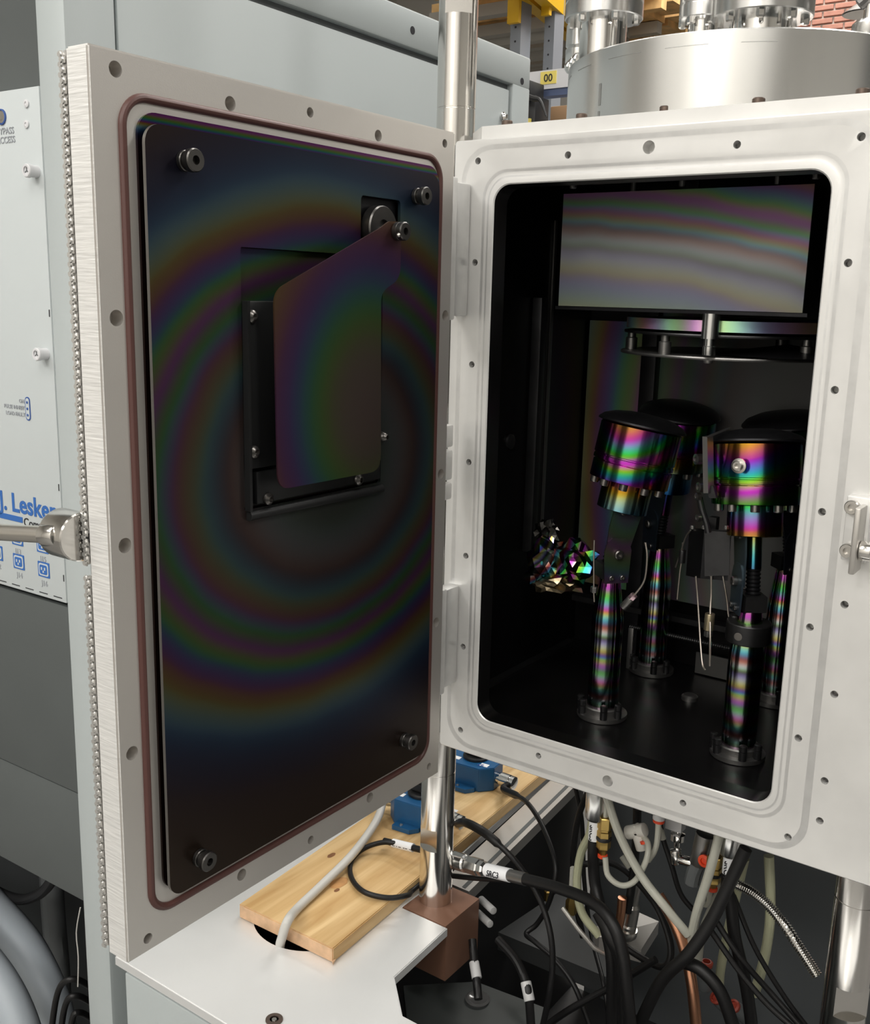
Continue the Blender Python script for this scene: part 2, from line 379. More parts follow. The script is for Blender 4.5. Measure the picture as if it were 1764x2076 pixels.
# rear liner panels and struts inside
obj('rear_liner', box(XL+.004, .030, YB-.012, YB-.009, .085, .47), BACKFILM, chamber)
obj('rear_liner', box(.052, .40, YB-.014, YB-.011, .085, .50), BACKPLAIN, chamber)
obj('floor_strip', box(XL, XL+.012, .03, YB-.02, ZF, ZF+.004), DARKM, chamber)
obj('strut', box(.030, .052, YB-.03, YB-.014, ZF, .60, bev=.001), BLACKM, chamber)
obj('strut', box(XL+.002, XL+.016, .20, .215, .16, .50, bev=.001), DARKM, chamber)
obj('liner_edge', box(XL+.0005, XL+.003, .25, .255, .14, .60), GREYM, chamber)
obj('lower_rail', box(XL+.01, .40, YB-.034, YB-.014, .060, .068), DARKM, chamber)
obj('threaded_rod', lathe([(.003 if k % 2 else .0036, .0015*k) for k in range(170)], (.05, YB-.05, .045), (1, 0, 0), 10), DARKM, chamber)
obj('clip_plate', box(.142, .19, YB-.03, YB-.027, -.008, .022), GREYM, chamber)
obj('wall_button', lathe([(.010, 0), (.010, .003), (.006, .005), (0, .006)], (XL, .16, .315), (1, 0, 0), 16), DARKM, chamber)
for x, y in ((.06, .07), (.1, .14), (.175, .10), (.27, .12), (.32, .08)):
    obj('hanger_bolt', lathe([(.006, 0), (.006, -.006), (.004, -.007), (.004, -.035), (.003, -.036), (0, -.036)], (x, y, ZC), (0, 0, 1), 12), GREYM, chamber)
for x, y in ((.33, .12), (.345, .2)):
    obj('side_pin', cyl((.35, y, .56-.25*(y-.1)), (.372, y-.01, .555-.25*(y-.1)), .003, 10), GREYM, chamber)
# top plate with cap screws
tp = [(-.026, .014), (.66, .014), (.66, .42), (-.062, .42), (-.062, .05)]
top = obj('top_plate', prism([(x, y, .667) for x, y in tp], (0, 0, .0155)), STEEL, chamber)
for x in (-.0076, .0845, .1785, .2725, .3665, .46):
    b_ = obj('cap_screw', lathe([(.0058, 0), (.0061, .001), (.0061, .0068), (.0054, .0078), (.003, .0078), (.003, .004), (0, .004)], (x, .036, .6825), (0, 0, 1), 20), DARKSCREW, chamber)
    obj('washer', lathe([(.0085, 0), (.0085, .0012), (.006, .0012)], (x, .036, .6825), (0, 0, 1), 20), STEEL, b_)
CX, CY, CR = .182, .225, .193
colr = obj('collar_cylinder', lathe([(CR, .6825), (CR, .7555), (CR-.002, .757), (CR-.012, .757), (CR-.012, .752), (0, .752)], (CX, CY, 0), (0, 0, 1), 160), BRUSHED, chamber)
SEAM = M('weld_scratch', (.40, .40, .39), .4, .9)
def arcstrip(a0, a1, z, dz, r=CR+.0002):
    bm = new(); A = []; B = []
    for k in range(13):
        a = math.radians(a0+(a1-a0)*k/12); A.append(bm.verts.new((CX+r*math.cos(a), CY+r*math.sin(a), z))); B.append(bm.verts.new((CX+r*math.cos(a), CY+r*math.sin(a), z+dz)))
    for k in range(12): bm.faces.new((A[k], A[k+1], B[k+1], B[k]))
    return bm
for a0, a1 in ((204, 220), (228, 238), (247, 260), (268, 281), (290, 300)):
    obj('seam_mark', arcstrip(a0, a1, .7436, .0006), SEAM, colr)
obj('weld_seam', arcstrip(243, 244.0, .6825, .012), SEAM, colr)
obj('weld_seam', arcstrip(243, 244.2, .7, .022), SEAM, colr)

# ---- ports standing on the collar
def port(px, py, y, r, h, bolts, label, zb=.752, up=.16):
    p = at(px, py, y=y); x = p.x; z1 = p.z
    t = thing('flanged_port', label, 'vacuum port', (x, y, zb), 'flanged ports on the chamber collar')
    obj('tube', lathe([(r*.60, zb), (r*.60, z1)], (x, y, 0), (0, 0, 1), 40), CHROME, t)
    obj('flange', lathe([(r*.60, z1-.001), (r-.001, z1), (r, z1+.001), (r, z1+h*.46), (r-.0012, z1+h*.48), (r-.0012, z1+h*.52), (r, z1+h*.54), (r, z1+h-.001), (r-.001, z1+h), (r*.55, z1+h)], (x, y, 0), (0, 0, 1), 48), BRUSHED, t)
    obj('upper_tube', lathe([(r*.62, z1+h), (r*.62, z1+up)], (x, y, 0), (0, 0, 1), 40), CHROME, t)
    for k in range(bolts):
        a = 2*math.pi*k/bolts+.3
        obj('flange_bolt', lathe([(.0045, 0), (.0045, -.006), (.003, -.0075), (0, -.0075)], (x+r*.83*math.cos(a), y+r*.83*math.sin(a), z1), (0, 0, 1), 6), CHROME, t)
        obj('flange_bolt', lathe([(.0045, 0), (.0045, .006), (.003, .0075), (0, .0075)], (x+r*.83*math.cos(a), y+r*.83*math.sin(a), z1+h), (0, 0, 1), 6), CHROME, t)
    return t
port(1224, 42, .20, .046, .034, 6, 'big polished flanged port nearest the stacked timber rack')
port(1425, 42, .18, .026, .03, 6, 'small flanged port in the middle of the steel collar')
port(1545, 40, .12, .050, .05, 8, 'wide polished flanged port beside the small middle one')
# clamp and valve body hanging at the side of the first port
t = thing('pipe_clamp', 'shiny knurled pipe clamp hanging beside the big flanged port', 'clamp', at(1180, 110, y=.22))
c0 = at(1178, 62, y=.24); 
obj('clamp_body', lathe([(.017, 0), (.018, .002), (.018, .022), (.016, .024), (.018, .026), (.018, .05), (.016, .052)], c0+Vector((0, 0, -.045)), (0, 0, 1), 32), BRUSHED, t)
for k in range(3):
    obj('wing_nut', lathe([(.004, 0), (.007, .004), (.0075, .010), (.004, .014)], c0+Vector((-.004+.005*k, -.016, -.052+.004*k)), (.3, -.5, 1), 10), CHROME, t)
t = thing('lever_valve', 'stainless lever valve standing at the far edge of the steel collar', 'valve', (.34, .16, .752))
obj('stem', cyl((.335, .155, .752), (.335, .155, .79), .006), CHROME, t)
obj('lever', tube([(.325, .15, .79), (.345, .155, .806), (.38, .16, .812)], .006), GREYM, t)
obj('valve_body', lathe([(.014, 0), (.016, .004), (.016, .016), (.012, .02)], (.335, .155, .756), (0, 0, 1), 20), BRUSHED, t)

# ---- latch keeper at the right of the flange
t = thing('latch_keeper', 'small steel latch keeper with two socket screws on the chamber flange', 'latch', (.41, 0, .271))
obj('base_block', box(.4025, .424, -.012, 0, .2705, .331, bev=.0012), STEEL, t)
obj('hook_plate', box(.4155, .421, -.036, -.011, .264, .325, bev=.0015), ALU, t)
obj('roller', cyl((.4215, -.024, .285), (.432, -.024, .285), .009, 24, .001), POLISH, t)
for z in (.3215, .281):
    s = obj('socket_screw', lathe([(.0062, 0), (.0066, .0008), (.0066, .0055), (.0058, .0065), (.0032, .0065), (.0032, .003), (0, .003)], (.4085, -.012, z), (0, -1, 0), 24), SCREWM, t)

# ================================================================ guide rods
def rod(x, y, z0, z1, r, flats, seams, label):
    t = thing('guide_rod', label, 'steel rod', (x, y, z0), 'polished guide rods of the chamber')
    prof = [(r, z0)]
    for s in sorted(seams): prof += [(r, s-.0012), (r-.0007, s-.0008), (r-.0007, s+.0004), (r, s+.0008)]
    prof.append((r, z1))
    o = obj('shaft', lathe(prof, (x, y, 0), (0, 0, 1), 64), POLISH, t)
    cs = []
    for za, zb, depth, ang in flats:
        b = box(-.05, .05, r-depth, r+.05, za, zb)
        bmesh.ops.rotate(b, verts=b.verts[:], cent=(0, 0, 0), matrix=Matrix.Rotation(math.radians(ang), 3, 'Z')); bmesh.ops.translate(b, verts=b.verts[:], vec=(x, y, 0)); cs.append(b)
    cut(o, cs)
    return t
rod(-.0935, .060, -.3098, 1.35, .0225, [(-.228, -.197, .007, 168), (.812, 1.4, .006, 215)], [.712, -.118], 'tall polished steel guide rod behind the open chamber door')
rod(.4405, .052, -.7895, -.0485, .0225, [(-.222, -.188, .008, 215)], [-.093], 'polished steel guide rod under the flange with the latch keeper')

# ================================================================ chamber door, swung open at right angles
XD = -.0035
door = thing('chamber_door', 'open satin metal chamber door with dark rainbow-coated liner plate', 'chamber door', (-.016, -.29, -.046))
bm = add_prism(new(), rounded_poly([(XD, -.510, .6638), (XD, -.0690, .6638), (XD, -.0690, -.0455), (XD, -.510, -.0455)], 0), (-.025, 0, 0))
bmesh.ops.bevel(bm, geom=bm.edges[:], offset=.0015, segments=2, affect='EDGES')
slab = obj('door_slab', bm, DOORM, door)
slab.data.materials.append(MILLED_LIT)
for pl in slab.data.polygons:
    if pl.normal.y < -.3 or pl.normal.z > .3: pl.material_index = 1  # milled end face; on the top bevel the paler metal paints in caught light
dh = [(-.4874, .6506, .0056), (-.3793, .6443, .0056), (-.2871, .6512, .0042), (-.1942, .6444, .0052), (-.0872, .6508, .0042),
      (-.495, .479, .0060), (-.4957, .308, .0060), (-.497, .1375, .0058), (-.4888, -.0330, .0045), (-.3816, -.0258, .0056), (-.2883, -.0326, .0042), (-.1957, -.0248, .0054), (-.0885, -.0300, .0042),
      (-.0787, .4795, .0056), (-.0797, .3102, .0056), (-.0815, .1417, .0056)]
cut(slab, [cyl((XD+.01, y, z), (XD-.012, y, z), r, 24) for y, z, r in dh])
ringpts = [Vector((XD, y, z)) for y, z in rrect(-.4838, -.0945, -.0140, .6352, .022, 10)]
obj('o_ring', add_tube(new(), ringpts, .0034, 12, closed=True), FLUORO, door)
def yzprism(pts, x0, x1): return prism([(x0, y, z) for y, z in pts], (x1-x0, 0, 0))
obj('liner_tray', yzprism(rrect(-.4722, -.0985, .0005, .6262, .017), XD+.0001, XD+.0022), TRAYFILM, door)
plate = obj('liner_plate', yzprism(rrect(-.4715, -.1075, -.0015, .6175, .014), .0028, .006), DOORFILM, door)
cut(plate, [yzprism(rrect(-.2298, -.1710, .536, .588, .004), -.002, .02), yzprism(rrect(-.3800, -.1965, .318, .5350, .002), -.002, .02)])
RIM = M('lit_plate_edge', (.42, .41, .39), .35, .9)  # light on the near plate rim is put into this paler colour
plate.data.materials.append(RIM)
for pl in plate.data.polygons:
    if abs(pl.normal.x) < .5 and pl.center.y+ORG['chamber_door'].y < -.40: pl.material_index = 1
# window frame behind the shutter blade
DOORSCREW = M('coated_standoff', (.12, .115, .11), .32, .95)
obj('window_backing', box(-.0014, 0.0, -.3795, -.197, .319, .5345), DOORFILM, door)
DOORFRAME = M('window_frame_dark', (.035, .036, .037), .4, .7)
fb = obj('frame_bar', box(0.0002, .009, -.3735, -.338, .3535, .4925, bev=.001), DOORFRAME, door)
fb2 = obj('frame_bar', box(0.0002, .008, -.3670, -.199, .3220, .3500, bev=.001), DOORFRAME, door)
obj('frame_flange', box(.0062, .0125, -.3795, -.3765, .318, .4925), DOORFRAME, door)
obj('bottom_lip', cyl((.0085, -.378, .3135), (.0085, -.1975, .3125), .0042, 14), DOORFRAME, door)
def xscrew(name, x, y, z, parent, r=.0056, h=.0045, mat=SCREWM):
    return obj(name, lathe([(r*.95, 0), (r, h*.2), (r*.92, h*.55), (r*.6, h*.9), (r*.42, h), (r*.36, h*.5), (0, h*.5)], (x, y, z), (1, 0, 0), 20), mat, parent)
GUNSCREW = M('dull_screw_head', (.20, .19, .18), .3, .95)
for px, py in ((515, 642), (519, 917)): q = at(px, py, x=.012); xscrew('frame_screw', .009, q.y, q.z, fb, mat=GUNSCREW)
for px, py in ((546, 1012), (729, 973)): q = at(px, py, x=.010); xscrew('frame_screw', .008, q.y, q.z, fb2, mat=GUNSCREW)
blade = obj('shutter_blade', yzprism(rounded_poly([(-.2300, .5590), (-.2185, .5655), (-.2005, .5660), (-.2003, .5150), (-.2290, .5020), (-.2258, .3362), (-.3640, .3370), (-.3668, .5010)], [.004, .005, .006, .012, .010, .016, .014, .012]), .0285, .0300), BLADEFILM, door)
hub = obj('shutter_hub', lathe([(.0195, 0), (.0205, .001), (.0205, .010), (.0195, .0115), (.008, .0115), (.008, .008), (0, .008)], (.003, -.2065, .5600), (1, 0, 0), 40), DOORSCREW, door)
obj('hub_base', box(-.0014, 0, -.2295, -.1715, .5365, .5875), BLACKM, door)
obj('hub_shaft', cyl((.004, -.2075, .5560), (.036, -.2075, .5560), .0055, 20), DARKM, door)
cl = obj('shaft_clamp', lathe([(.0078, 0), (.0084, .0008), (.0084, .0048), (.0078, .0052), (.0084, .0056), (.0084, .0098), (.0075, .0108), (.0034, .0108), (.0034, .006), (0, .006)], (.0302, -.2075, .5570), (1, 0, 0), 28), DOORSCREW, door)
xscrew('clamp_screw', .0385, -.2165, .5530, cl, .002, .003)
for px, py in ((380, 326), (850, 398), (410, 1740), (824, 1501)):
    q = at(px, py, x=.010)
    s = obj('standoff_screw', lathe([(.0072, 0), (.0078, .0006), (.0078, .0036), (.0072, .0042), (.0056, .0042), (.0056, .0076), (.0080, .0078), (.0086, .0084), (.0086, .0128), (.0078, .0138), (.0034, .0138), (.0034, .009), (0, .009)], (.006, q.y, q.z), (1, 0, 0), 28), DOORSCREW, door)
q = at(781, 886, x=.012); xscrew('stop_screw', .006, q.y, q.z, door, .0052, .009, GUNSCREW)
# hinges on the back edge
for z0, z1 in ((.474, .6245), (.036, .166)):
    h = obj('hinge_block', box(-.048, -.0235, -.0745, -.032, z0, z1, bev=.0022), STEEL_STEP, door)
    obj('hinge_leaf', box(-.046, -.0285, -.0325, -.0005, z0+.004, z1-.004, bev=.0015), STEEL_STEP, h)
for z0, z1 in ((.331, .357), (.293, .328), (.270, .290)):
    obj('hinge_knuckle', box(-.040, -.0285, -.050, -.020, z0, z1, bev=.003), STEEL, door)
obj('hinge_pin', cyl((-.034, -.035, .272), (-.034, -.035, .352), .004, 14), DARKSCREW, door)
# lever handle through the door edge
BZ = at(155, 1088, y=-.512).z
boss = obj('handle_boss', lathe([(.008, 0), (.0182, 0), (.0192, .001), (.0192, .027), (.0178, .030), (.008, .030)], (-.0365, -.5105, BZ), (-1, 0, 0), 48), POLISH, door)
obj('boss_pin', lathe([(.0075, 0), (.0075, .010)], (-.0285, -.502, BZ), (-1, 0, 0), 24), DARKM, boss)
SATIN = M('satin_handle_steel', (.70, .67, .62), .3, 1)
a = Vector((-.0520, -.5235, BZ+.0015)); e = at(-90, 1074, y=-.535)
lv = obj('lever_bar', add_tube(new(), [a, a+(e-a)*.06, a+(e-a)*.1, e], .0067, 24), SATIN, door)
obj('lever_collar', add_cyl(new(), a-(e-a).normalized()*.006, a+(e-a).normalized()*.012, .0092, 24, .002), POLISH, lv)
# perforated guard chain along the back edge, too fine to pick apart link by link
CHAINM = M('chain_steel', (.80, .79, .77), .38, .9)
def chain(z0, z1, name):
    bm = new(); z = z0; k = 0
    add_box(bm, -.0322, -.0298, -.5085, -.4985, z0, z1)
    while z < z1:
        add_cyl(bm, (-.0302 - (.0022 if k % 2 else .0038), -.5115, z), (-.0302-(.0022 if k % 2 else .0038), -.500, z), .0019, 8)
        add_box(bm, -.0352 if k % 2 == 0 else -.0325, -.0318 if k % 2 == 0 else -.0294, -.5105, -.5095, z-.0024, z+.0024)
        z += .0034; k += 1
    return obj(name, bm, CHAINM, door, kind='stuff')
chain(.292, .662, 'guard_chain'); chain(-.040, .282, 'guard_chain')

# ================================================================ inside the chamber
t = thing('stage_shield', 'pale grey rainbow-sheened shield box hanging above the substrate stage', 'shield', (.172, .1, .49))
obj('front_sheet', box(.0345, .3150, .0950, .0965, .4915, .6165, bev=.0004), SHIELDFILM, t)
obj('side_sheet', box(.0345, .0360, .0965, .30, .4915, .6165), CHAMBERM, t)
obj('side_sheet', box(.3135, .3150, .0965, .30, .4915, .6165), CHAMBERM, t)
obj('lower_edge', box(.030, .3195, .0965, .30, .4875, .4912), BLACKM, t)
obj('hanger', box(.165, .185, .12, .125, .6165, ZC), BLACKM, t)

SX, SY, SR = .197, .232, .1255
t = thing('substrate_stage', 'round two-plate substrate stage on a steel centre shaft', 'substrate stage', (SX, SY, .44))
obj('upper_ring', lathe([(SR-.012, .4685), (SR, .4685), (SR, .4805), (SR-.012, .4805)], (SX, SY, 0), (0, 0, 1), 72), STAGEFILM, t)
obj('upper_plate', lathe([(0, .4625), (SR+.002, .4625), (SR+.0025, .4640), (SR+.002, .4655), (0, .4655)], (SX, SY, 0), (0, 0, 1), 72), DARKM, t)
obj('lower_plate', lathe([(0, .4385), (SR+.005, .4385), (SR+.0055, .4400), (SR+.005, .4415), (0, .4415)], (SX, SY, 0), (0, 0, 1), 72), GREYM, t)
obj('substrate_disc', lathe([(0, .4420), (.075, .4420), (.080, .4435), (0, .4555)], (SX+.075, SY-.03, 0), (0, 0, 1), 48), BLACKM, t)
sh = at(1440, 660, y=.098)
obj('centre_shaft', lathe([(.0095, .4615), (.0095, .4880)], (sh.x, .100, 0), (0, 0, 1), 28), BRUSHED, t)
obj('shaft_nut', lathe([(.0066, .4440), (.0070, .4450), (.0070, .4530), (.0062, .4540), (.0062, .4615)], (sh.x, .100, 0), (0, 0, 1), 28), BRUSHED, t)
obj('nut_cap', lathe([(.0045, .4355), (.005, .4365), (.005, .4385)], (sh.x, .100, 0), (0, 0, 1), 20), GREYM, t)
for a in (198, 252, 330, 80):
    x, y = SX+(SR-.006)*math.cos(math.radians(a)), SY+(SR-.006)*math.sin(math.radians(a))
    obj('spacer_post', lathe([(.007, .4415), (.007, .455), (.005, .456), (.005, .4625)], (x, y, 0), (0, 0, 1), 20), GREYM, t)

def gun(bx, by, dx, dy, ang, zelb, film_, label, full=True, extra=None):
    t = thing('sputter_gun', label, 'sputter gun', (bx, by, ZF), 'sputter guns in the chamber')
    # clamp collar on the floor
    cb = obj('base_collar', lathe([(.030, ZF), (.031, ZF+.001), (.031, ZF+.006), (.024, ZF+.007), (.024, ZF+.014), (.0225, ZF+.0155), (.0195, ZF+.0155)], (bx, by, 0), (0, 0, 1), 40), GREYM, t)
    for a in (200, 232, 300, 340):
        x, y = bx+.0275*math.cos(math.radians(a)), by+.0275*math.sin(math.radians(a))
        obj('collar_bolt', lathe([(.0045, 0), (.0045, .010), (.0032, .0105), (.0045, .011), (.0045, .017), (.003, .018), (0, .018)], (x, y, ZF+.006), (0, 0, 1), 12), DARKM, cb)
    obj('pole', lathe([(.0192, ZF+.012), (.0192, zelb-.085), (.0180, zelb-.078), (.0125, zelb-.035), (.0118, zelb-.020)], (bx, by, 0), (0, 0, 1), 56), POLEFILM, t)
    # elbow block and side plates
    E0 = Vector((bx, by, zelb)); dirv = Vector((dx, dy, 0)).normalized(); side = Vector((-dirv.y, dirv.x, 0)); s = math.radians(ang)
    ax = dirv*math.sin(s)+Vector((0, 0, 1))*math.cos(s)
    obj('elbow_block', prism([E0+dirv*i*.016+side*j*.012+Vector((0, 0, -.034)) for i, j in ((-1, -1), (1, -1), (1, 1), (-1, 1))], (0, 0, .018)), DARKM, t)
    return_axis = ax
    def P(a, b, c): return E0+dirv*a+side*b+Vector((0, 0, c))
    # two straps on the side that faces the opening
    fs = -1 if (side.y > 0) else 1
    o1 = fs*.0165
    low = [P(-.015, o1, -.038), P(.015, o1, -.038), P(.017, o1, .002), P(.014, o1, .012), P(.008, o1, .018), P(-.008, o1, .018), P(-.014, o1, .012), P(-.017, o1, .002)]
    st = obj('lower_strap', prism(low, side*fs*.0022), ARMFILM, t)
    o2 = fs*.0142
    A = lambda u_, h_: E0+side*o2+dirv*u_*math.cos(s)-Vector((0, 0, 1))*u_*math.sin(s)*.2+ax*h_
    up_ = obj('upper_strap', prism([A(-.014, -.006), A(.014, -.006), A(.017, .02), A(.021, .058), A(-.017, .058), A(-.018, .03)], side*fs*.0022), ARMFILM, t)
    nrm = side*fs
    def hs(pos, r, par, nm='strap_screw'): obj(nm, lathe([(r*.95, 0), (r, r*.2), (r, r*.8), (r*.8, r), (r*.45, r), (r*.45, r*.4), (0, r*.4)], pos, nrm, 16), GUNSCREW, par)
    hs(P(0, o1+fs*.0022, -.002), .0058, st, 'pivot_screw')
    hs(P(-.007, o1+fs*.0022, -.031), .0032, st); hs(P(.007, o1+fs*.0022, -.031), .0032, st)
    hs(A(-.005, .049)+nrm*.0022, .0032, up_); hs(A(.008, .048)+nrm*.0022, .0032, up_)
    # bellows and feed stem up to the head
    obj('bellows', lathe([((.0085 if k % 2 else .0068), .0022*k) for k in range(18)], E0-ax*.018, ax, 20), BLACKM, t)
    obj('stem', lathe([(.0085, .012), (.0085, .062)], E0, ax, 24), film_, t)
    # head
    hd = obj('head_neck', lathe([(.0275, .048), (.0300, .049), (.0300, .082), (.0275, .083)], E0, ax, 48), film_, t)
    bd = obj('head_body', lathe([(.0440, .083), (.0468, .0835), (.0470, .0845), (.0470, .1035), (.0455, .1045), (.0455, .1055), (.0478, .1060), (.0478, .1100), (.0470, .1106), (.0470, .1122), (.0482, .1128), (.0482, .1490), (.0470, .1500), (.040, .1505)], E0, ax, 72), film_, t)
    obj('dark_cap', lathe([(.0500, .1510), (.0525, .1520), (.0520, .1540), (.047, .1590), (.034, .1640), (.018, .1665), (0, .1672)], E0, ax, 64), BLACKM, t)
    u, v, d = frame_to(ax)
    for k in range(10):
        a = 2*math.pi*(k+.5)/10; pos = E0+ax*.083+(u*math.cos(a)+v*math.sin(a))*.0405
        obj('head_bolt', lathe([(.0052, 0), (.0052, -.0065), (.0046, -.0075), (.0026, -.0075), (.0026, -.004), (0, -.004)], pos, ax, 14), GUNSCREW, bd)
    return t, E0, ax, dirv, side
g1 = gun(.106, .128, .65, .76, 11, .205, HEADFILM1, 'tilted sputter gun beside the crumpled foil, nearest the hinge side')
g2 = gun(.281, .124, -.62, .78, 10, .200, HEADFILM2, 'front sputter gun with the dark box and a round screw on its head')
g3 = gun(.0893, .3136, .55, -.35, 9, .205, HEADFILM1, 'rear sputter gun half hidden behind the gun beside the foil')
g4 = gun(.262, .314, -.35, -.4, 8, .205, HEADFILM2, 'rear sputter gun mostly hidden behind the front gun with the dark box')
# extras of the front gun: big socket screw with clip, bracket and fin at its side
t, E0, ax, dirv, side = g2
q = at(1495, 946, y=.075)
s = obj('head_screw', lathe([(.0072, 0), (.0080, .0006), (.0080, .0030), (.0056, .0034), (.0056, .0070), (.0046, .0078), (.0026, .0078), (.0026, .004), (0, .004)], (q.x, .082, q.z), (-.05, -1, .08), 24), SCREWM, t)
fin = [at(1424, 885, y=.075), at(1434, 886, y=.075), at(1436, 1000, y=.085), at(1426, 1000, y=.085)]
obj('shutter_fin', prism(fin, (.002, .012, 0)), GREYM, t)
obj('shutter_flap', prism([at(1432, 884, y=.078), at(1478, 866, y=.11), at(1480, 869, y=.11), at(1434, 889, y=.078)], (0, .003, 0)), GREYM, t)
for px, py, r in ((1418, 932, .006), (1422, 989, .0055), (1415, 1008, .004), (1416, 1052, .004)):
    q = at(px, py, y=.09); obj('link_screw', lathe([(r, 0), (r, r*1.2), (r*.5, r*1.3), (0, r*.9)], q+Vector((0, .006, 0)), (-.6, -.8, 0), 16), GUNSCREW, t)
obj('link_arm', prism([at(1430, 985, y=.09), at(1446, 985, y=.09), at(1452, 1010, y=.09), at(1438, 1010, y=.09)], (0, .006, 0)), DARKM, t)
obj('link_rod', tube([at(1418, 1008, y=.1), at(1424, 1035, y=.1), at(1432, 1060, y=.1), at(1436, 1080, y=.1)], .0035), DARKM, t)
obj('split_collar', lathe([(.0125, -.072), (.0240, -.0715), (.0248, -.070), (.0248, -.050), (.0240, -.0488), (.012, -.0485)], E0, (0, 0, 1), 36), DARKM, t)
obj('collar_hole', lathe([(.0042, 0), (.0046, .001), (.0030, .0012), (0, .0008)], (E0.x-.003, E0.y-.0243, E0.z-.061), (0, -1, 0), 16), GUNSCREW, t)
# actuator box hanging between the two front guns
t = thing('actuator_box', 'black shutter actuator box hanging between the two front sputter guns', 'box', at(1440, 1170, y=.13))
a, b = at(1402, 1075, y=.14), at(1482, 1168, y=.11)
bx = obj('case', prism([at(1398, 1070, y=.15), at(1428, 1072, y=.115), at(1484, 1076, y=.125), at(1454, 1074, y=.16)], (0, 0, -.058)), BLACKM, t)
obj('cover_sheet', prism([at(1429, 1075, y=.1145), at(1481, 1079, y=.1235), at(1479, 1166, y=.1235), at(1429, 1168, y=.1145)], (0, -.0008, 0)), DARKM, t)
for px, py in ((1404, 1072), (1427, 1072), (1472, 1072), (1484, 1073)):
    q = at(px, py, y=.117); obj('corner_screw', lathe([(.0028, 0), (.0028, .003), (.002, .004), (0, .004)], q, (0, 0, 1), 10), GREYM, t)
obj('top_bracket', box(at(1436, 1060, y=.13).x, at(1452, 1060, y=.13).x, .13, .14, at(1436, 1076, y=.13).z, at(1436, 1048, y=.13).z), DARKM, t)
# leads inside the chamber
def lead(name, label, pts, r, mat, parts=(), group='thin leads inside the chamber'):
    t = thing(name, label, 'wire', pts[0], group)
    obj('wire', tube(pts, r, 8), mat, t)
    for nm, c, rr, hh, d, m in parts: obj(nm, add_cyl(new(), Vector(c)-Vector(d).normalized()*hh/2, Vector(c)+Vector(d).normalized()*hh/2, rr, 6 if nm == 'hex_nut' else 12, rr*.15), m, t)
WIRE = M('bare_lead_wire', (.40, .36, .32), .35, .9)
Y = .085
p = [at(1309, 1100, y=Y), at(1312, 1130, y=Y), at(1307, 1175, y=Y), at(1290, 1202, y=Y), at(1272, 1222, y=Y), at(1262, 1232, y=Y)]
lead('signal_lead', 'curved bare lead with a small grey plug beside the tilted gun', p, .0012, WIRE, [('hex_nut', p[3]*.6+p[4]*.4, .0045, .007, p[4]-p[3], M('pink_tinted_metal', (.7, .5, .55), .3, .9)), ('plug', p[4], .0048, .016, p[4]-p[3], GREYM)])
p = [at(1442, 1168, y=.115), at(1442, 1205, y=.115), at(1440, 1240, y=.11), at(1440, 1300, y=.10), at(1439, 1350, y=.10)]
lead('signal_lead', 'straight bare lead with a brass-toned plug under the actuator box', p, .0013, WIRE, [('plug', p[2]+Vector((0, 0, -.012)), .0056, .020, (0, 0, 1), M('plug_brass', (.45, .38, .25), .35, .9)), ('hex_nut', p[2]+Vector((0, 0, -.026)), .005, .007, (0, 0, 1), GREYM)])
p = [at(1411, 1168, y=.12), at(1415, 1220, y=.12), at(1420, 1300, y=.11), at(1424, 1345, y=.10), at(1429, 1358, y=.10)]
lead('signal_lead', 'plain bare lead drooping from the actuator box to the floor', p, .0012, WIRE)
p = [at(1400, 1075, y=.14), at(1390, 1090, y=.15), at(1380, 1120, y=.16), at(1370, 1150, y=.17)]
lead('signal_lead', 'short bare lead leaving the top corner of the actuator box', p, .001, WIRE)
p = [at(1384, 1100, y=.16), at(1383, 1128, y=.16), at(1378, 1165, y=.16), at(1373, 1215, y=.16)]
lead('signal_lead', 'bare lead with a dark plug between the actuator box and rear gun', p, .001, WIRE, [('plug', p[1], .0042, .016, (0, 0, 1), DARKM)])
p = [at(1205, 1095, y=.09), at(1204, 1130, y=.09), at(1204, 1175, y=.09), at(1204, 1200, y=.09), at(1205, 1220, y=.09)]
lead('signal_lead', 'straight bare lead with a square nut beside the crumpled foil', p, .001, WIRE, [('hex_nut', p[3]+Vector((0, 0, .003)), .0042, .007, (0, 0, 1), GREYM)])
p = [at(1466, 1168, y=.12), at(1474, 1215, y=.13), at(1478, 1250, y=.13), at(1488, 1265, y=.13), at(1487, 1290, y=.13)]
lead('signal_lead', 'bare lead with a black plug beside the front gun pole', p, .0011, WIRE, [('plug', p[3], .006, .022, (0, 0, 1), DARKM)])
# crumpled foil
def foil(c, sx, sy, sz, seed, sub=4):
    bm = new(); bmesh.ops.create_icosphere(bm, subdivisions=sub, radius=1)
    for v in bm.verts:
        d = v.co.normalized(); n1 = noise.noise(d*1.7+Vector((seed, 0, 0))); 
        cell = noise.cell(d*3.1+Vector((seed*2, 3, 1)))
        n2 = noise.noise(d*5+Vector((0, seed, 0))); r = 1+.35*n1+.25*abs(n2)*2-.2+(.16 if cell > .5 else 0)
        v.co = Vector(c)+Vector((d.x*sx, d.y*sy, d.z*sz))*r
    bmesh.ops.triangulate(bm, faces=bm.faces[:])
    bmesh.ops.decimate if False else None
    return bm
t = thing('foil_wad', 'crumpled rainbow-tinted foil wrapped beside the tilted gun', 'foil', at(1130, 1190, y=.17))
c = at(1112, 1140, y=.17)
obj('main_crumple', foil(c, .031, .028, .034, 1.3, 3), FOILFILM, t, smooth=0)
obj('side_crumple', foil(at(1165, 1140, y=.155), .028, .022, .026, 4.1, 3), FOILFILM, t, smooth=0)
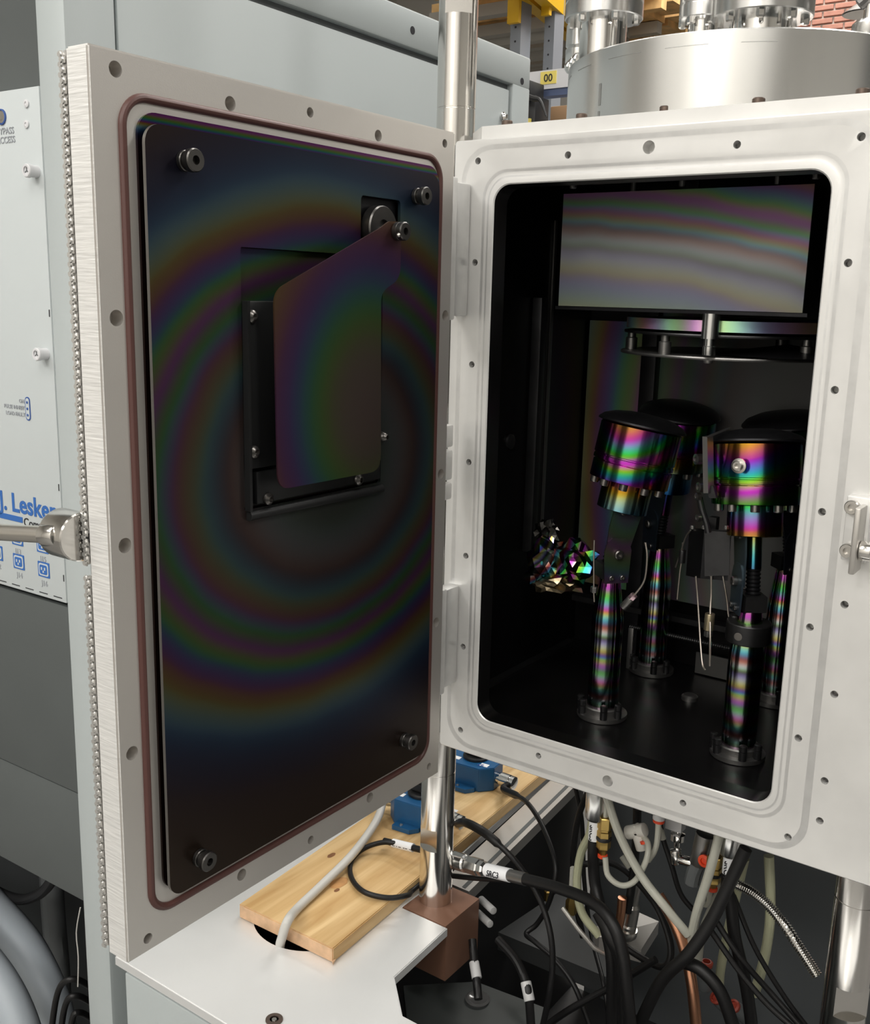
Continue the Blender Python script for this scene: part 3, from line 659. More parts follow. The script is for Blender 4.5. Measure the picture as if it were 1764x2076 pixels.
obj('tip_crumple', foil(at(1108, 1080, y=.18), .016, .012, .018, 7.7, 3), M('dark_foil', (.10, .095, .09), .25, 1), t, smooth=0)
obj('skirt_crumple', foil(at(1125, 1180, y=.165), .032, .022, .014, 9.1, 3), M('golden_foil', (.42, .34, .22), .28, 1), t, smooth=0)
q = at(1398, 1418, z=ZF)
tag(obj('floor_stub', lathe([(.0105, 0), (.0105, .005), (.008, .007), (0, .007)], q, (0, 0, 1), 20), GREYM), 'short bright metal stub on the black chamber floor', 'stub')
q = at(1278, 1290, y=.3)
tag(obj('wall_tab', box(q.x-.004, q.x+.004, .3, .305, ZF, q.z+.012, bev=.001), GREYM), 'small upright metal tab behind the tilted gun pole', 'tab')

# ================================================================ control rack at the hinge side
RA = math.radians(1.5)
rack = thing('equipment_rack', 'light grey steel equipment rack behind the open door', 'equipment rack', (-.36, -.275, FLOOR))
rack.rotation_euler = (0, 0, RA)
ORG['equipment_rack'] = Vector((0, 0, FLOOR))      # parts below are given in the rack's own frame
RT = .918
def rbox(name, x0, x1, y0, y1, z0, z1, mat, bev=0, parent=None): return obj(name, box(x0, x1, y0, y1, z0, z1, bev=bev), mat, parent or rack)
rbox('corner_post', -.050, 0, 0, .0680, FLOOR, 1.15, POWDER, .006)
rbox('side_panel', -.010, -.002, .071, .915, FLOOR+.05, .853, POWDER, .0015)
rbox('side_panel_core', -.05, -.012, .02, .93, FLOOR+.02, .90, SLATE2)
rbox('top_rail', -.05, 0, .0665, .985, .8640, RT, POWDER, .004)
rbox('rear_post', -.05, 0, .925, .985, FLOOR, .8660, POWDER, .003)
for y, z in ((.62, .889), (.955, .874), (.30, .895)):
    obj('side_hole', lathe([(.0058, 0), (.0058, .0006), (0, .0006)], (0, y, z), (1, 0, 0), 16), INK, rack)
lk = obj('panel_latch', lathe([(.0075, 0), (.008, .001), (.008, .003), (.006, .004), (.004, .009), (0, .010)], (-.002, .895, .806), (1, 0, 0), 20), CHROME, rack)
rbox('rack_top', -.7, -.05, .05, .985, RT-.03, RT, POWDER)
# front face
rbox('upper_bay', -.7, -.050, .012, .03, .7115, 1.15, SLATE)
ctl = rbox('control_panel', -.7, -.0485, .0, .012, .1290, .7110, PANEL, .001)
rbox('lower_panel', -.7, -.052, .004, .02, -.1205, .1225, SLATE, .001)
rbox('lower_panel', -.7, -.052, .006, .02, -.2730, -.1228, SLATE, .001)
rbox('inner_side', -.052, -.05, .004, .6, FLOOR, -.27, SOOT)
rbox('left_frame', -.72, -.70, 0, .56, FLOOR, 1.15, SLATE2)
rbox('rear_sheet', -.72, -.05, .55, .56, FLOOR, .9, SOOT)
def ptext(nm, body, x, z, size, mat, bold=0, align='LEFT'):
    return text(nm, body, size, mat, ctl, (x, -.0004, z), (1, 0, 0), (0, 0, 1), bold, .0002, align)
def frrect(nm, x0, x1, z0, z1, r, mat, y=-.0006, par=ctl): return obj(nm, prism([(x, y, z) for x, z in rrect(x0, x1, z0, z1, r, 4)], (0, .0006, 0)), mat, par)
ptext('legend', 'BYPASS', -.1125, .6655, .0100, GREYINK, .0001, 'CENTER'); ptext('legend', 'ACCESS', -.1125, .6560, .0100, GREYINK, .0001, 'CENTER')
sk = obj('key_socket', lathe([(.0085, 0), (.0085, .0015), (.0070, .0018), (.0068, .0008), (.0045, .0008)], (-.1178, 0, .6840), (0, -1, 0), 24), NAVY, ctl)
obj('socket_face', lathe([(.0066, .0012), (.0045, .0016), (.003, .0012), (0, .0004)], (-.1178, 0, .6840), (0, -1, 0), 24), SCREWM, sk)
for x, z in ((-.0705, .6945), (-.0725, .6733)): obj('panel_screw', lathe([(.0042, 0), (.0042, .0015), (.002, .002), (.0015, .001), (0, .001)], (x, 0, z), (0, -1, 0), 16), PALEGREY, ctl)
for x, z in ((-.0595, .6228), (-.0605, .4240)):
    s = obj('thumb_screw', lathe([(.0066, 0), (.0066, .009), (.0074, .0095), (.0074, .013), (.0066, .014), (.0046, .014), (.0042, .0125), (0, .0125)], (x, 0, z), (0, -1, 0), 28), PALEGREY, ctl)
    for a_ in (90, 210, 330):
        bb = box(0, .0034, -.0004, .0004, -.0005, .0005); bmesh.ops.rotate(bb, verts=bb.verts[:], cent=(0, 0, 0), matrix=Matrix.Rotation(math.radians(-a_), 3, 'Y')); bmesh.ops.translate(bb, verts=bb.verts[:], vec=(x, -.0127, z)); obj('drive_slot', bb, SLATE2, s)
for i, s in enumerate(('ON', 'PULSE INHIBIT', 'LOAD FAULT')): ptext('legend', s, -.1075, .3640-.0080*i, .0064, GREYINK, .0001, 'RIGHT')
ind = frrect('indicator_frame', -.1060, -.0965, .3440, .3720, .0045, NAVY); frrect('indicator_face', -.1045, -.0980, .3455, .3705, .0032, PANEL, -.0009, ind)
for z in (.3655, .358, .3505): obj('indicator_lamp', lathe([(.0016, .0009), (.0016, .0014), (0, .0018)], (-.1012, 0, z), (0, -1, 0), 10), NAVY, ind)
ptext('logo_text', 't J. Lesker', -.1905, .2290, .0325, BLUEINK, .00075)
frrect('logo_bar', -.2, -.1255, .2165, .2235, .0005, BLUEINK)
ptext('logo_subtext', 'Company', -.1235, .2135, .0150, INK, .0001)
def icon(x, z, s):
    f = frrect('socket_icon', x-.0112, x+.0112, z-.0095, z+.0095, .0008, BLUEINK)
    a = frrect('icon_ring', x-.0092, x+.0092, z-.0077, z+.0077, .003, PANEL, -.0009, f)
    frrect('icon_core', x-.0072, x+.0072, z-.0058, z+.0058, .0025, BLUEINK, -.0012, f)
    for dx in (-.003, .003): frrect('icon_pin', x+dx-.0012, x+dx+.0012, z-.0005, z+.003, .0004, PANEL, -.0015, f)
    frrect('icon_pin', x-.0012, x+.0012, z-.0038, z-.001, .0004, PANEL, -.0015, f)
    ptext('legend', s, x, z-.0205, .0095, GREYINK, .0001, 'CENTER')
for x, z, s in ((-.0885, .1640, 'J16'), (-.1385, .1655, 'J14'), (-.0885, .1945, 'J15'), (-.1385, .1960, 'J13'), (-.1830, .1700, 'J12')): icon(x, z, s)
for k in range(7):
    x = -.24+.028*k; obj('vent_slot', box(x, x+.016, -.0005, 0, .1335, .1345), INK, ctl)
for z in (.47, .27, .16): obj('edge_slot', box(-.0512, -.0500, -.0006, 0, z-.004, z+.004), INK, ctl)

# big hoses in the open bay below
def cable(name, label, cat, pts, r, mat, group=None, n=12, parts=(), sm=8):
    pts = [Vector(p) for p in pts]
    if not parts: return tag(obj(name, tube(pts, r, n, sm), mat), label, cat, group)
    t = thing(name, label, cat, pts[0], group); obj('jacket', tube(pts, r, n, sm), mat, t)
    for nm, a, b, rr, m in parts: obj(nm, add_cyl(new(), a, b, rr, 16, min(.001, rr*.2)), m, t)
    return t
Y = -.30
h1 = [at(-80, 1775, y=-.12), at(-10, 1850, y=-.13), at(52, 1925, y=-.14), at(98, 2020, y=-.15), at(118, 2110, y=-.15), at(128, 2230, y=-.15)]
h2 = [at(-150, 1820, y=-.22), at(-70, 1905, y=-.23), at(-5, 1985, y=-.24), at(38, 2070, y=-.245), at(60, 2160, y=-.25), at(66, 2260, y=-.25)]
cable('vacuum_hose', 'thick blue-grey hose curving down beside the rack post', 'hose', h1, .031, HOSE, 'thick grey hoses below the rack', 24)
cable('vacuum_hose', 'thick grey hose with faint print in the bottom corner', 'hose', h2, .027, HOSE, 'thick grey hoses below the rack', 24)
for k in range(4):
    cable('black_bundle_cable', ('topmost', 'second', 'third', 'lowest')[k]+' black cable of the bundle at the rack foot', 'cable',
          [at(100+18*k, 2120+20*k, y=-.29), at(118+14*k, 2010+30*k, y=-.28), at(150+6*k, 1985+34*k, y=-.27), at(200, 2010+32*k, y=-.23)], .0042, CABLE, 'black cables at the rack foot')
cable('black_loop_cable', 'black cable drooping inside the dark bay of the rack', 'cable', [at(-40, 1790, y=-.1), at(30, 1822, y=-.1), at(75, 1815, y=-.1), at(105, 1785, y=-.1), at(125, 1730, y=-.1)], .009, SOOT)
cable('grey_sleeve_hose', 'dim upright grey hose at the back of the rack bay', 'hose', [at(100, 1700, y=.05), at(108, 1850, y=.05), at(120, 2000, y=.05), at(125, 2200, y=.05)], .022, SLATE2)
cable('thin_wire', 'thin bent white wire hanging in the rack bay', 'wire', [at(163, 1840, y=-.268), at(155, 1890, y=-.268), at(159, 1940, y=-.268), at(158, 2000, y=-.268)], .0009, GREYCABLE, sm=3)

# ================================================================ machine base with deck
ZD = -.310
base = thing('machine_base', 'machine base with satin steel deck and pale grey front cover', 'machine base', (-.1, 0, FLOOR))
dk = [(-.335, -.284), (.66, -.284), (.66, -.1515), (.0125, -.1515), (-.0365, -.1040), (-.0420, .0155), (-.1175, .0155), (-.1175, .098), (-.1250, .12), (-.165, .62), (-.335, .62)]
bm = prism([(x, y, ZD-.012) for x, y in dk], (0, 0, .012))
bmesh.ops.bevel(bm, geom=[e for e in bm.edges if all(abs(v.co.z-ZD) < 1e-5 for v in e.verts)], offset=.0012, segments=2, affect='EDGES')
deck = obj('deck', bm, DECKM, base)
hc = at(575, 1888, z=ZD)
cut(deck, [cyl((-.201, -.0715, ZD-.03), (-.201, -.0715, ZD+.03), .077, 64)])
obj('front_cover', box(-.318, .66, -.2835, -.275, FLOOR+.05, ZD-.016, bev=.002), POWDER, base)
obj('side_cover', box(-.318, -.312, -.275, .6, FLOOR+.05, ZD-.014), POWDER, base)
obj('hole_liner', lathe([(.0775, ZD-.012), (.0775, ZD-.1), (0, ZD-.1)], (-.201, -.0715, 0), (0, 0, 1), 32, cap=False), SOOT, base)
q = at(556, 2068, z=ZD)
obj('deck_screw', lathe([(.0098, 0), (.0100, .0004), (.0098, .0016), (.0052, .0016), (.0052, 0), (.0040, -.0002), (0, -.0002)], (q.x, q.y, ZD), (0, 0, 1), 32), DARKSCREW, base)
obj('hex_socket', lathe([(.0036, 0), (.0030, .0012), (0, .0012)], (q.x, q.y, ZD+.0002), (0, 0, 1), 6), SCREWM, base)
# dark inner space of the base
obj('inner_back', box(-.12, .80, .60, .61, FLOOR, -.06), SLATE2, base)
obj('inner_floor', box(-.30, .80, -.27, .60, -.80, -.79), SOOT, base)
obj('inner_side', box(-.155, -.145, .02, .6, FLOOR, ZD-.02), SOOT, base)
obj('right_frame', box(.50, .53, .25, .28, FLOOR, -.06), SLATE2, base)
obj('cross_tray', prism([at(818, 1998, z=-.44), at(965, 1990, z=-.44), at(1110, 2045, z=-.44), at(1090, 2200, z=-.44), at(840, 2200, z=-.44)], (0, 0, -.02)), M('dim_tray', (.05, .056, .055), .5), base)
obj('drip_cup', lathe([(.016, 0), (.017, .003), (.014, .005), (.010, .003), (0, .003)], at(968, 2028, z=-.44), (0, 0, 1), 28), M('smoky_plastic', (.10, .10, .10), .15, 0), base)
# bracket that carries the rod
t = thing('rod_bracket', 'brown painted box bracket carrying the tall guide rod', 'bracket', (-.085, .05, -.395))
obj('top_face', box(-.1165, -.0455, .0165, .0965, ZD-.002, ZD+.0002), BRACKET, t)
obj('front_face', box(-.1165, -.0455, .0185, .0225, -.3900, ZD-.002), BRACKET, t)
obj('side_face', box(-.0495, -.0455, .0225, .0965, -.3900, ZD-.002), BRACKET, t)
obj('bottom_face', box(-.1165, -.0455, .0185, .0965, -.3925, -.3900), BRACKET, t)
# aluminium rail at the far side of the plank
t = thing('support_rail', 'aluminium profile rail running beside the pine plank', 'rail', (-.09, .3, ZD))
obj('rail_body', prism([(-.1120, .105, ZD-.02), (-.0680, .105, ZD-.02), (-.1120, .60, ZD-.02), (-.1560, .60, ZD-.02)], (0, 0, .018)), ALU, t)
obj('rail_slot', prism([(-.0820, .108, ZD-.0018), (-.0760, .108, ZD-.0018), (-.1200, .598, ZD-.0018), (-.1260, .598, ZD-.0018)], (0, 0, .0004)), SLATE, t)

# ================================================================ pine plank with its load
ZP = ZD+.0205
t = thing('pine_plank', 'pale pine plank lying on the steel deck', 'plank', (-.18, .1, ZD))
pk2 = [(-.2722, -.1350), (-.1122, -.1305), (-.1540, .56), (-.3130, .56)]
bm = prism([(x, y, ZD+.0005) for x, y in pk2], (0, 0, .020))
bmesh.ops.bevel(bm, geom=bm.edges[:], offset=.0012, segments=2, affect='EDGES')
pl = obj('board', bm, PINE, t); pl.data.materials.append(PINE_END)
for f in pl.data.polygons:
    if f.normal.y < -.6: f.material_index = 1
for px, py, rx, ry in ((687, 1790, .0100, .016), (672, 1734, .004, .008), (683, 1805, .003, .005)):
    q = at(px, py, z=ZP)
    bm = new(); vs = [bm.verts.new((q.x+rx*math.cos(k*math.pi/8)*(1+.12*math.sin(k*2.3)), q.y+ry*math.sin(k*math.pi/8), ZP+.0002+.00005*k/16)) for k in range(16)]; bm.faces.new(vs)
    obj('knot', bm, KNOT if rx < .009 else M('knot_halo', (.46, .24, .09), .55, 0, var=.2, vscale=50), t)
obj('splinter', prism([(-.1130, -.1310, ZD+.001), (-.1085, -.1345, ZD+.002), (-.1110, -.1270, ZD+.002)], (0, 0, .003)), PINE_END, t)
GB = [at(774, 1635, z=ZP+.020), at(757, 1675, z=ZP+.017), at(712, 1735, z=ZP+.0145), at(652, 1795, z=ZP+.0085), at(603, 1842, z=ZP+.0075), at(583, 1868, y=-.1425), at(572, 1900, y=-.1435), at(567, 1925, y=-.1425), at(566, 1990, y=-.141)]
cable('grey_cable', 'light grey cable running over the plank into the deck hole', 'cable', [at(776, 1600, z=ZP+.034)]+GB, .0060, GREYCABLE, n=16)

def switch_box(cx, cy, ang, label, knob=True):
    t = thing('switch_box', label, 'switch box', (cx, cy, ZP), 'blue switch boxes on the plank')
    R = Matrix.Rotation(math.radians(ang), 3, 'Z')
    def T(x, y, z): v = R @ Vector((x, y, 0)); return Vector((cx+v.x, cy+v.y, ZP+z))
    L, D, Hh, ch = .044, .034, .040, .018
    oct_ = [(-L, -D+ch), (-L+ch, -D), (L-ch, -D), (L, -D+ch), (L, D-ch), (L-ch, D), (-L+ch, D), (-L, D-ch)]
    bm = prism([T(x, y, .0005) for x, y in oct_], (0, 0, Hh)); bmesh.ops.bevel(bm, geom=bm.edges[:], offset=.0012, segments=2, affect='EDGES')
    obj('case', bm, BLUE, t)
    bm = prism([T(x, y, .0005) for x, y in ((-.020, -D-.016), (.010, -D-.016), (.020, -D-.004), (.020, -D+.004), (-.020, -D+.004))], (0, 0, .007))
    f = obj('mounting_foot', bm, BLUE, t); obj('foot_screw', lathe([(.003, 0), (.003, .001), (.001, .0015), (0, .001)], T(-.008, -D-.009, .0075), (0, 0, 1), 12), SCREWM, f)
    k = obj('knob_disc', lathe([(.021, 0), (.022, .001), (.022, .004), (.020, .006), (0, .006)], T(0, .004, Hh+.0005), (0, 0, 1), 32), SOOT, t)
    bm = prism([T(x, y, Hh+.006) for x, y in ((-.017, -.006), (.017, -.009), (.020, .004), (.017, .016), (-.017, .013))], (0, 0, .016)); bmesh.ops.bevel(bm, geom=bm.edges[:], offset=.003, segments=2, affect='EDGES')
    obj('knob_grip', bm, SOOT, k)
    for x, y in ((-.026, -.016), (.026, -.016), (.012, .027)):
        obj('white_tag', prism([T(x-.007, y-.005, Hh+.0006), T(x+.007, y-.005, Hh+.0006), T(x+.007, y+.005, Hh+.0006), T(x-.007, y+.005, Hh+.0006)], (0, 0, .0003)), WHITEP, t)
    r = R @ Vector((1, .25, 0)); u_ = R @ Vector((-.25, 1, 0))
    text('box_mark', 'CE', .009, NAVY, t, T(.016, -.024, Hh+.0008), r, u_, .0003)
    cn = obj('coax_socket', lathe([(.0095, 0), (.0095, .007), (.0085, .008), (.0112, .009), (.0112, .025), (.0098, .026), (.0108, .027), (.0108, .034), (.007, .035)], T(L-.0005, -.004, .019), R @ Vector((1, -.1, 0)), 24), CHROME, t)
    cn2 = obj('coax_socket', lathe([(.0085, 0), (.0085, .006), (.0095, .008), (.0095, .016), (.0085, .017)], T(-L+.0005, -.006, .019), R @ Vector((-1, 0, 0)), 24), CHROME, t)
    return t, T
b1, T1 = switch_box(-.2178, .1915, 6, 'blue switch box behind the guide rod, at the middle of the plank')
b2, T2 = switch_box(-.2229, .3501, 5, 'blue switch box with its silver plug showing past the guide rod')
b3, T3 = switch_box(-.2346, .5036, 5, 'farthest blue switch box, half hidden by the chamber flange')
for px, py in ((915, 1642), (1000, 1582)):
    q = at(px, py, z=ZP); b = prism([q+Vector((x, y, .0002)) for x, y in ((-.011, -.004), (.011, -.002), (.010, .005), (-.012, .003))], (0, 0, .0003))
    tag(obj('paper_tag', b, WHITEP), ('white paper tag on the plank beside the middle blue box' if px < 950 else 'white paper tag on the plank behind the silver plug'), 'tag', 'white paper tags on the plank')

# ---- cables from the boxes
def boots(p0, d, l1, r1): return [('boot', p0, p0+d*l1, r1, CABLE)]
s2 = T2(.072, -.012, .019); 
cable('coax_cable', 'black coax cable from the blue box with the visible silver plug', 'cable',
      [s2, at(1022, 1600, y=s2.y-.02), at(1063, 1622, y=.25), at(1092, 1660, y=.22), at(1115, 1710, y=.19), at(1127, 1755, y=.17), at(1122, 1800, y=.16), at(1108, 1842, y=.16), at(1088, 1874, y=.16), at(1067, 1893, y=.15), at(1085, 1910, y=.14), at(1125, 1945, y=.13), at(1165, 2000, y=.12), at(1200, 2090, y=.11)], lambda s: .0058 if s < .13 else .0036, CABLE, 'coax cables from the blue boxes')
s1 = T1(.072, -.012, .019)
cable('coax_cable', 'black coax cable from the blue box behind the guide rod', 'cable',
      [s1, at(945, 1668, y=.13), at(985, 1690, y=.12), at(1030, 1730, y=.11), at(1060, 1765, y=.10), at(1085, 1805, y=.09), at(1105, 1850, y=.08), at(1118, 1905, y=.07), at(1120, 1965, y=.06), at(1112, 2025, y=.05), at(1096, 2100, y=.045)], lambda s: .0062 if s < .26 else .0040, CABLE, 'coax cables from the blue boxes')
# black loop lying on the plank with a white tag sleeve
lp = [at(905, 1738, y=.098), at(880, 1730, y=.094), at(850, 1722, y=.090), at(815, 1712, y=.090), at(775, 1708, z=ZP+.016), at(735, 1722, z=ZP+.009), at(712, 1748, z=ZP+.0040), at(713, 1780, z=ZP+.0040), at(738, 1808, z=ZP+.006), at(785, 1820, z=ZP+.005), at(826, 1815, z=ZP+.004), Vector((-.1205, .040, ZD+.010)), Vector((-.1205, .066, ZD+.010)), Vector((-.100, .0885, ZD+.018)), at(960, 1780, y=.085), at(1060, 1786, y=.075)]
t = thing('loop_cable', 'black cable looped on the plank with a white printed sleeve', 'cable', lp[0])
obj('jacket', tube(lp, .0036, 12), CABLE, t)
a, b = at(797, 1709, y=.090), at(838, 1719, y=.090)
obj('shrink_sleeve', add_cyl(new(), a+(a-b)*.45, b+(b-a)*.4, .0046, 16), CABLE, t)
sl = obj('white_sleeve', add_cyl(new(), a, b, .0062, 16), WHITEP, t)
dd = (b-a).normalized(); nn = (CAM-(a+b)/2).normalized(); uu = nn.cross(dd).normalized()
text('sleeve_text', 'DC3 SW2', .0085, INK, sl, b-dd*.002+nn*.0063-uu*-.0020, -dd, -uu, .0002)

p0 = at(903, 1738, y=.090); p1 = at(985, 1763, y=.072); dd = (p1-p0).normalized()
sw = [p1, at(1035, 1775, y=.060), at(1075, 1785, y=.050), at(1130, 1800, y=.038), at(1200, 1828, y=.024), at(1240, 1870, y=.014), at(1262, 1930, y=.008), at(1272, 2010, y=.004), at(1280, 2100, y=0)]
t = thing('source_cable', 'thick black cable with big silver plug and white label beside the guide rod', 'cable', p0)
Lp = (p1-p0).length
obj('plug_nut', lathe([(.0105, 0), (.0112, .001), (.0112, Lp*.14), (.0092, Lp*.16), (.0092, Lp*.22), (.0122, Lp*.24), (.0122, Lp*.52), (.0105, Lp*.55), (.0105, Lp*.60)], p0, dd, 28), BRUSHED, t)
obj('plug_hex', lathe([(.0112, Lp*.60), (.0120, Lp*.62), (.0120, Lp*.86), (.0105, Lp*.88), (.0105, Lp*.97), (.0085, Lp)], p0, dd, 8), BRUSHED, t)
pB, pC = sw[1], at(1066, 1783, y=.053)
obj('jacket', tube([p1-dd*.002]+sw[1:], .0072, 16), CABLE, t)
d2 = (pB-p1).normalized()
sl = obj('white_sleeve', add_cyl(new(), p1+d2*.003, pB, .0088, 20), WHITEP, t)
obj('grey_sleeve', add_cyl(new(), pB, pC, .0082, 20), GREYM, t)
nn = (CAM-p1).normalized(); nn = (nn-d2*nn.dot(d2)).normalized(); uu = nn.cross(d2).normalized()
text('sleeve_text', 'SRC3', .0105, INK, sl, p1+d2*.012+nn*.0085-uu*.0075, d2, uu, .0002)

# ---- plug, fittings and tubing below the chamber floor
ZB = -.0485
def vplug(px, y, py, label, word, path, deg=8):
    za, zb, zc = (at(px, q, y=y).z for q in py); x = at(px, py[1], y=y).x
    t = thing('source_cable', label, 'cable', (x, y, ZB), 'source cables below the chamber')
    L = ZB-za
    obj('plug_shell', lathe([(.0118, ZB), (.0122, ZB-L*.45), (.0132, ZB-L*.5), (.0132, za+.004), (.0115, za+.001), (.008, za)], (x, y, 0), (0, 0, 1), 28), BRUSHED, t)
    sl = obj('white_sleeve', lathe([(.0074, za-.001), (.0074, zc)], (x, y, 0), (0, 0, 1), 24), WHITEP, t)
    text('sleeve_text', word, .0095, INK, sl, Vector((x-.0030, y-.0078, za-.005)), (0, 0, -1), (1, .25, 0), .0002)
    obj('jacket', tube([(x, y, zc+.004), (x, y, zc-.02)]+path, .0072, 16), CABLE, t)
vplug(1207, .085, (1661, 1665, 1702), 'black cable hanging from a silver plug with a readable white label', 'SRC3',
      [at(1206, 1790, y=.085), at(1222, 1860, y=.07), at(1240, 1950, y=.06), at(1240, 2100, y=.05)])
vplug(1480, .09, (1733, 1738, 1770), 'black cable hanging from a silver plug beside the braided hose', 'SRC4',
      [at(1482, 1830, y=.09), at(1490, 1900, y=.09), at(1513, 2000, y=.09), at(1528, 2110, y=.09)])
def hang(name, label, cat, pts, r, mat, group, **k): return cable(name, label, cat, [at(*q[:2], y=q[2]) for q in pts], r, mat, group, **k)
G = 'milky tubes below the chamber'
hang('air_tube', 'yellowed tube bowing around the labelled silver plug cable', 'tube', [(1204, 1640, .12), (1196, 1690, .12), (1178, 1730, .12), (1170, 1790, .12), (1180, 1850, .12), (1215, 1898, .12)], .0055, GREEN_TUBE, G)
hang('air_tube', 'broad milky tube slanting from the flange to the copper hose', 'tube', [(1226, 1600, .07), (1255, 1690, .07), (1300, 1775, .07), (1350, 1840, .07), (1395, 1895, .08)], .0052, CLEAR, G)
hang('air_tube', 'thin milky tube looping between brass valve and white elbow', 'tube', [(1227, 1738, .08), (1233, 1775, .075), (1260, 1795, .07), (1288, 1785, .075), (1310, 1745, .08), (1314, 1712, .09), (1303, 1694, .1)], .0036, CLEAR, G)
hang('air_tube', 'short milky tube falling from the red collar under the flange', 'tube', [(1336, 1655, .1), (1333, 1700, .1), (1327, 1725, .1), (1314, 1745, .1)], .0036, CLEAR, G)
hang('air_tube', 'straight milky tube slanting past the second brass valve', 'tube', [(1462, 1680, .075), (1438, 1770, .075), (1410, 1860, .08), (1398, 1935, .09)], .0055, CLEAR, G)
hang('air_tube', 'milky tube crossing behind the thick black cable', 'tube', [(1495, 1740, .12), (1445, 1840, .13), (1422, 1900, .14), (1415, 1945, .15)], .0055, CLEAR, G)
hang('air_tube', 'milky tube behind the thin leads, ending above the floor fittings', 'tube', [(1510, 1740, .16), (1480, 1870, .17), (1462, 1960, .18), (1458, 2005, .18)], .0058, GREEN_TUBE, G)
hang('air_tube', 'lone milky tube hanging clear of the others by the braided hose', 'tube', [(1559, 1735, .15), (1562, 1810, .15), (1560, 1880, .15), (1548, 1950, .15), (1530, 2015, .16)], .0060, GREEN_TUBE, G)
hang('air_tube', 'small milky loop under the second brass valve', 'tube', [(1440, 1800, .1), (1437, 1828, .1), (1430, 1835, .1), (1424, 1822, .1), (1428, 1790, .1)], .003, CLEAR, G)
hang('copper_hose', 'curved copper pipe rising from the floor below the chamber', 'pipe', [(1335, 1815, .09), (1362, 1860, .085), (1385, 1915, .08), (1402, 1990, .07), (1414, 2100, .06)], .0068, COPPER, 'copper pipes below the chamber', n=16)
hang('copper_hose', 'short upright copper pipe beside the steel coupling', 'pipe', [(1262, 1820, .16), (1258, 1860, .16), (1250, 1900, .16)], .006, COPPER, 'copper pipes below the chamber', n=16)
hang('copper_hose', 'thin copper pipe low between the black cables', 'pipe', [(1250, 1920, .1), (1243, 1960, .1), (1236, 2040, .1)], .004, COPPER, 'copper pipes below the chamber', n=16)
B = 'black cables below the chamber'
hang('power_cable', 'thick black cable crossing diagonally in front of the copper pipe', 'cable', [(1512, 1720, .06), (1470, 1810, .05), (1440, 1870, .04), (1395, 1935, .03), (1340, 1990, .03), (1290, 2090, .03)], .0072, CABLE, B, n=16)
hang('power_cable', 'black cable curving away from the crossing to the floor', 'cable', [(1385, 1950, .05), (1420, 1965, .05), (1460, 2010, .05), (1490, 2090, .05)], .0075, CABLE, B, n=16)
hang('power_cable', 'wide black cable bundled beside the thick source cable', 'cable', [(1215, 1850, .05), (1240, 1900, .04), (1262, 1960, .04), (1268, 2100, .03)], .009, CABLE, B, n=16)
hang('power_cable', 'black cable arching behind the milky loop', 'cable', [(1180, 1752, .2), (1240, 1750, .2), (1290, 1785, .18), (1335, 1845, .16), (1360, 1920, .14), (1345, 1960, .13), (1290, 1935, .14), (1230, 1890, .15)], .0045, CABLE, B)
hang('power_cable', 'thin black cable hanging straight behind the yellowed tube', 'cable', [(1165, 1590, .26), (1178, 1650, .26), (1182, 1700, .26), (1185, 1790, .25), (1200, 1900, .24), (1225, 2000, .18), (1238, 2100, .16)], .0032, CABLE, B)
hang('power_cable', 'black cable bending close behind the flange corner', 'cable', [(1196, 1595, .22), (1172, 1660, .22), (1162, 1740, .22), (1168, 1830, .22), (1182, 1900, .22)], .0045, CABLE, B)
hang('signal_cable', 'thin black lead falling to the foot of the right guide rod', 'cable', [(1487, 1815, .1), (1530, 1920, .1), (1590, 2020, .1), (1650, 2100, .1)], .0030, CABLE, B)
hang('signal_cable', 'middle thin black lead of the three slanting ones', 'cable', [(1452, 1868, .07), (1500, 1940, .07), (1560, 2010, .08), (1640, 2100, .08)], .0034, CABLE, B)
hang('signal_cable', 'lowest thin black lead slanting across the pale tubes', 'cable', [(1440, 1885, .06), (1500, 1970, .06), (1560, 2040, .06), (1640, 2110, .06)], .0034, CABLE, B)
hang('signal_cable', 'black lead with a white sleeve beside the red collar', 'cable', [(1338, 1665, .12), (1345, 1702, .12), (1362, 1755, .12), (1380, 1812, .12), (1410, 1850, .12)], .0032, CABLE, B, parts=[('white_sleeve', at(1336, 1668, y=.12), at(1344, 1702, y=.12), .0042, CLEAR)])
hang('signal_cable', 'dark cable rising behind the white elbow fitting', 'cable', [(1292, 1640, .18), (1290, 1700, .18), (1283, 1780, .18), (1272, 1850, .17)], .0055, CABLE, B, parts=[('white_sleeve', at(1262, 1735, y=.178), at(1278, 1758, y=.178), .005, CLEAR)])
hang('signal_cable', 'black cable crossing low in front of the dark tray', 'cable', [(1330, 1945, .10), (1240, 2000, .085), (1150, 2050, .07), (1080, 2100, .06)], .0046, CABLE, B)
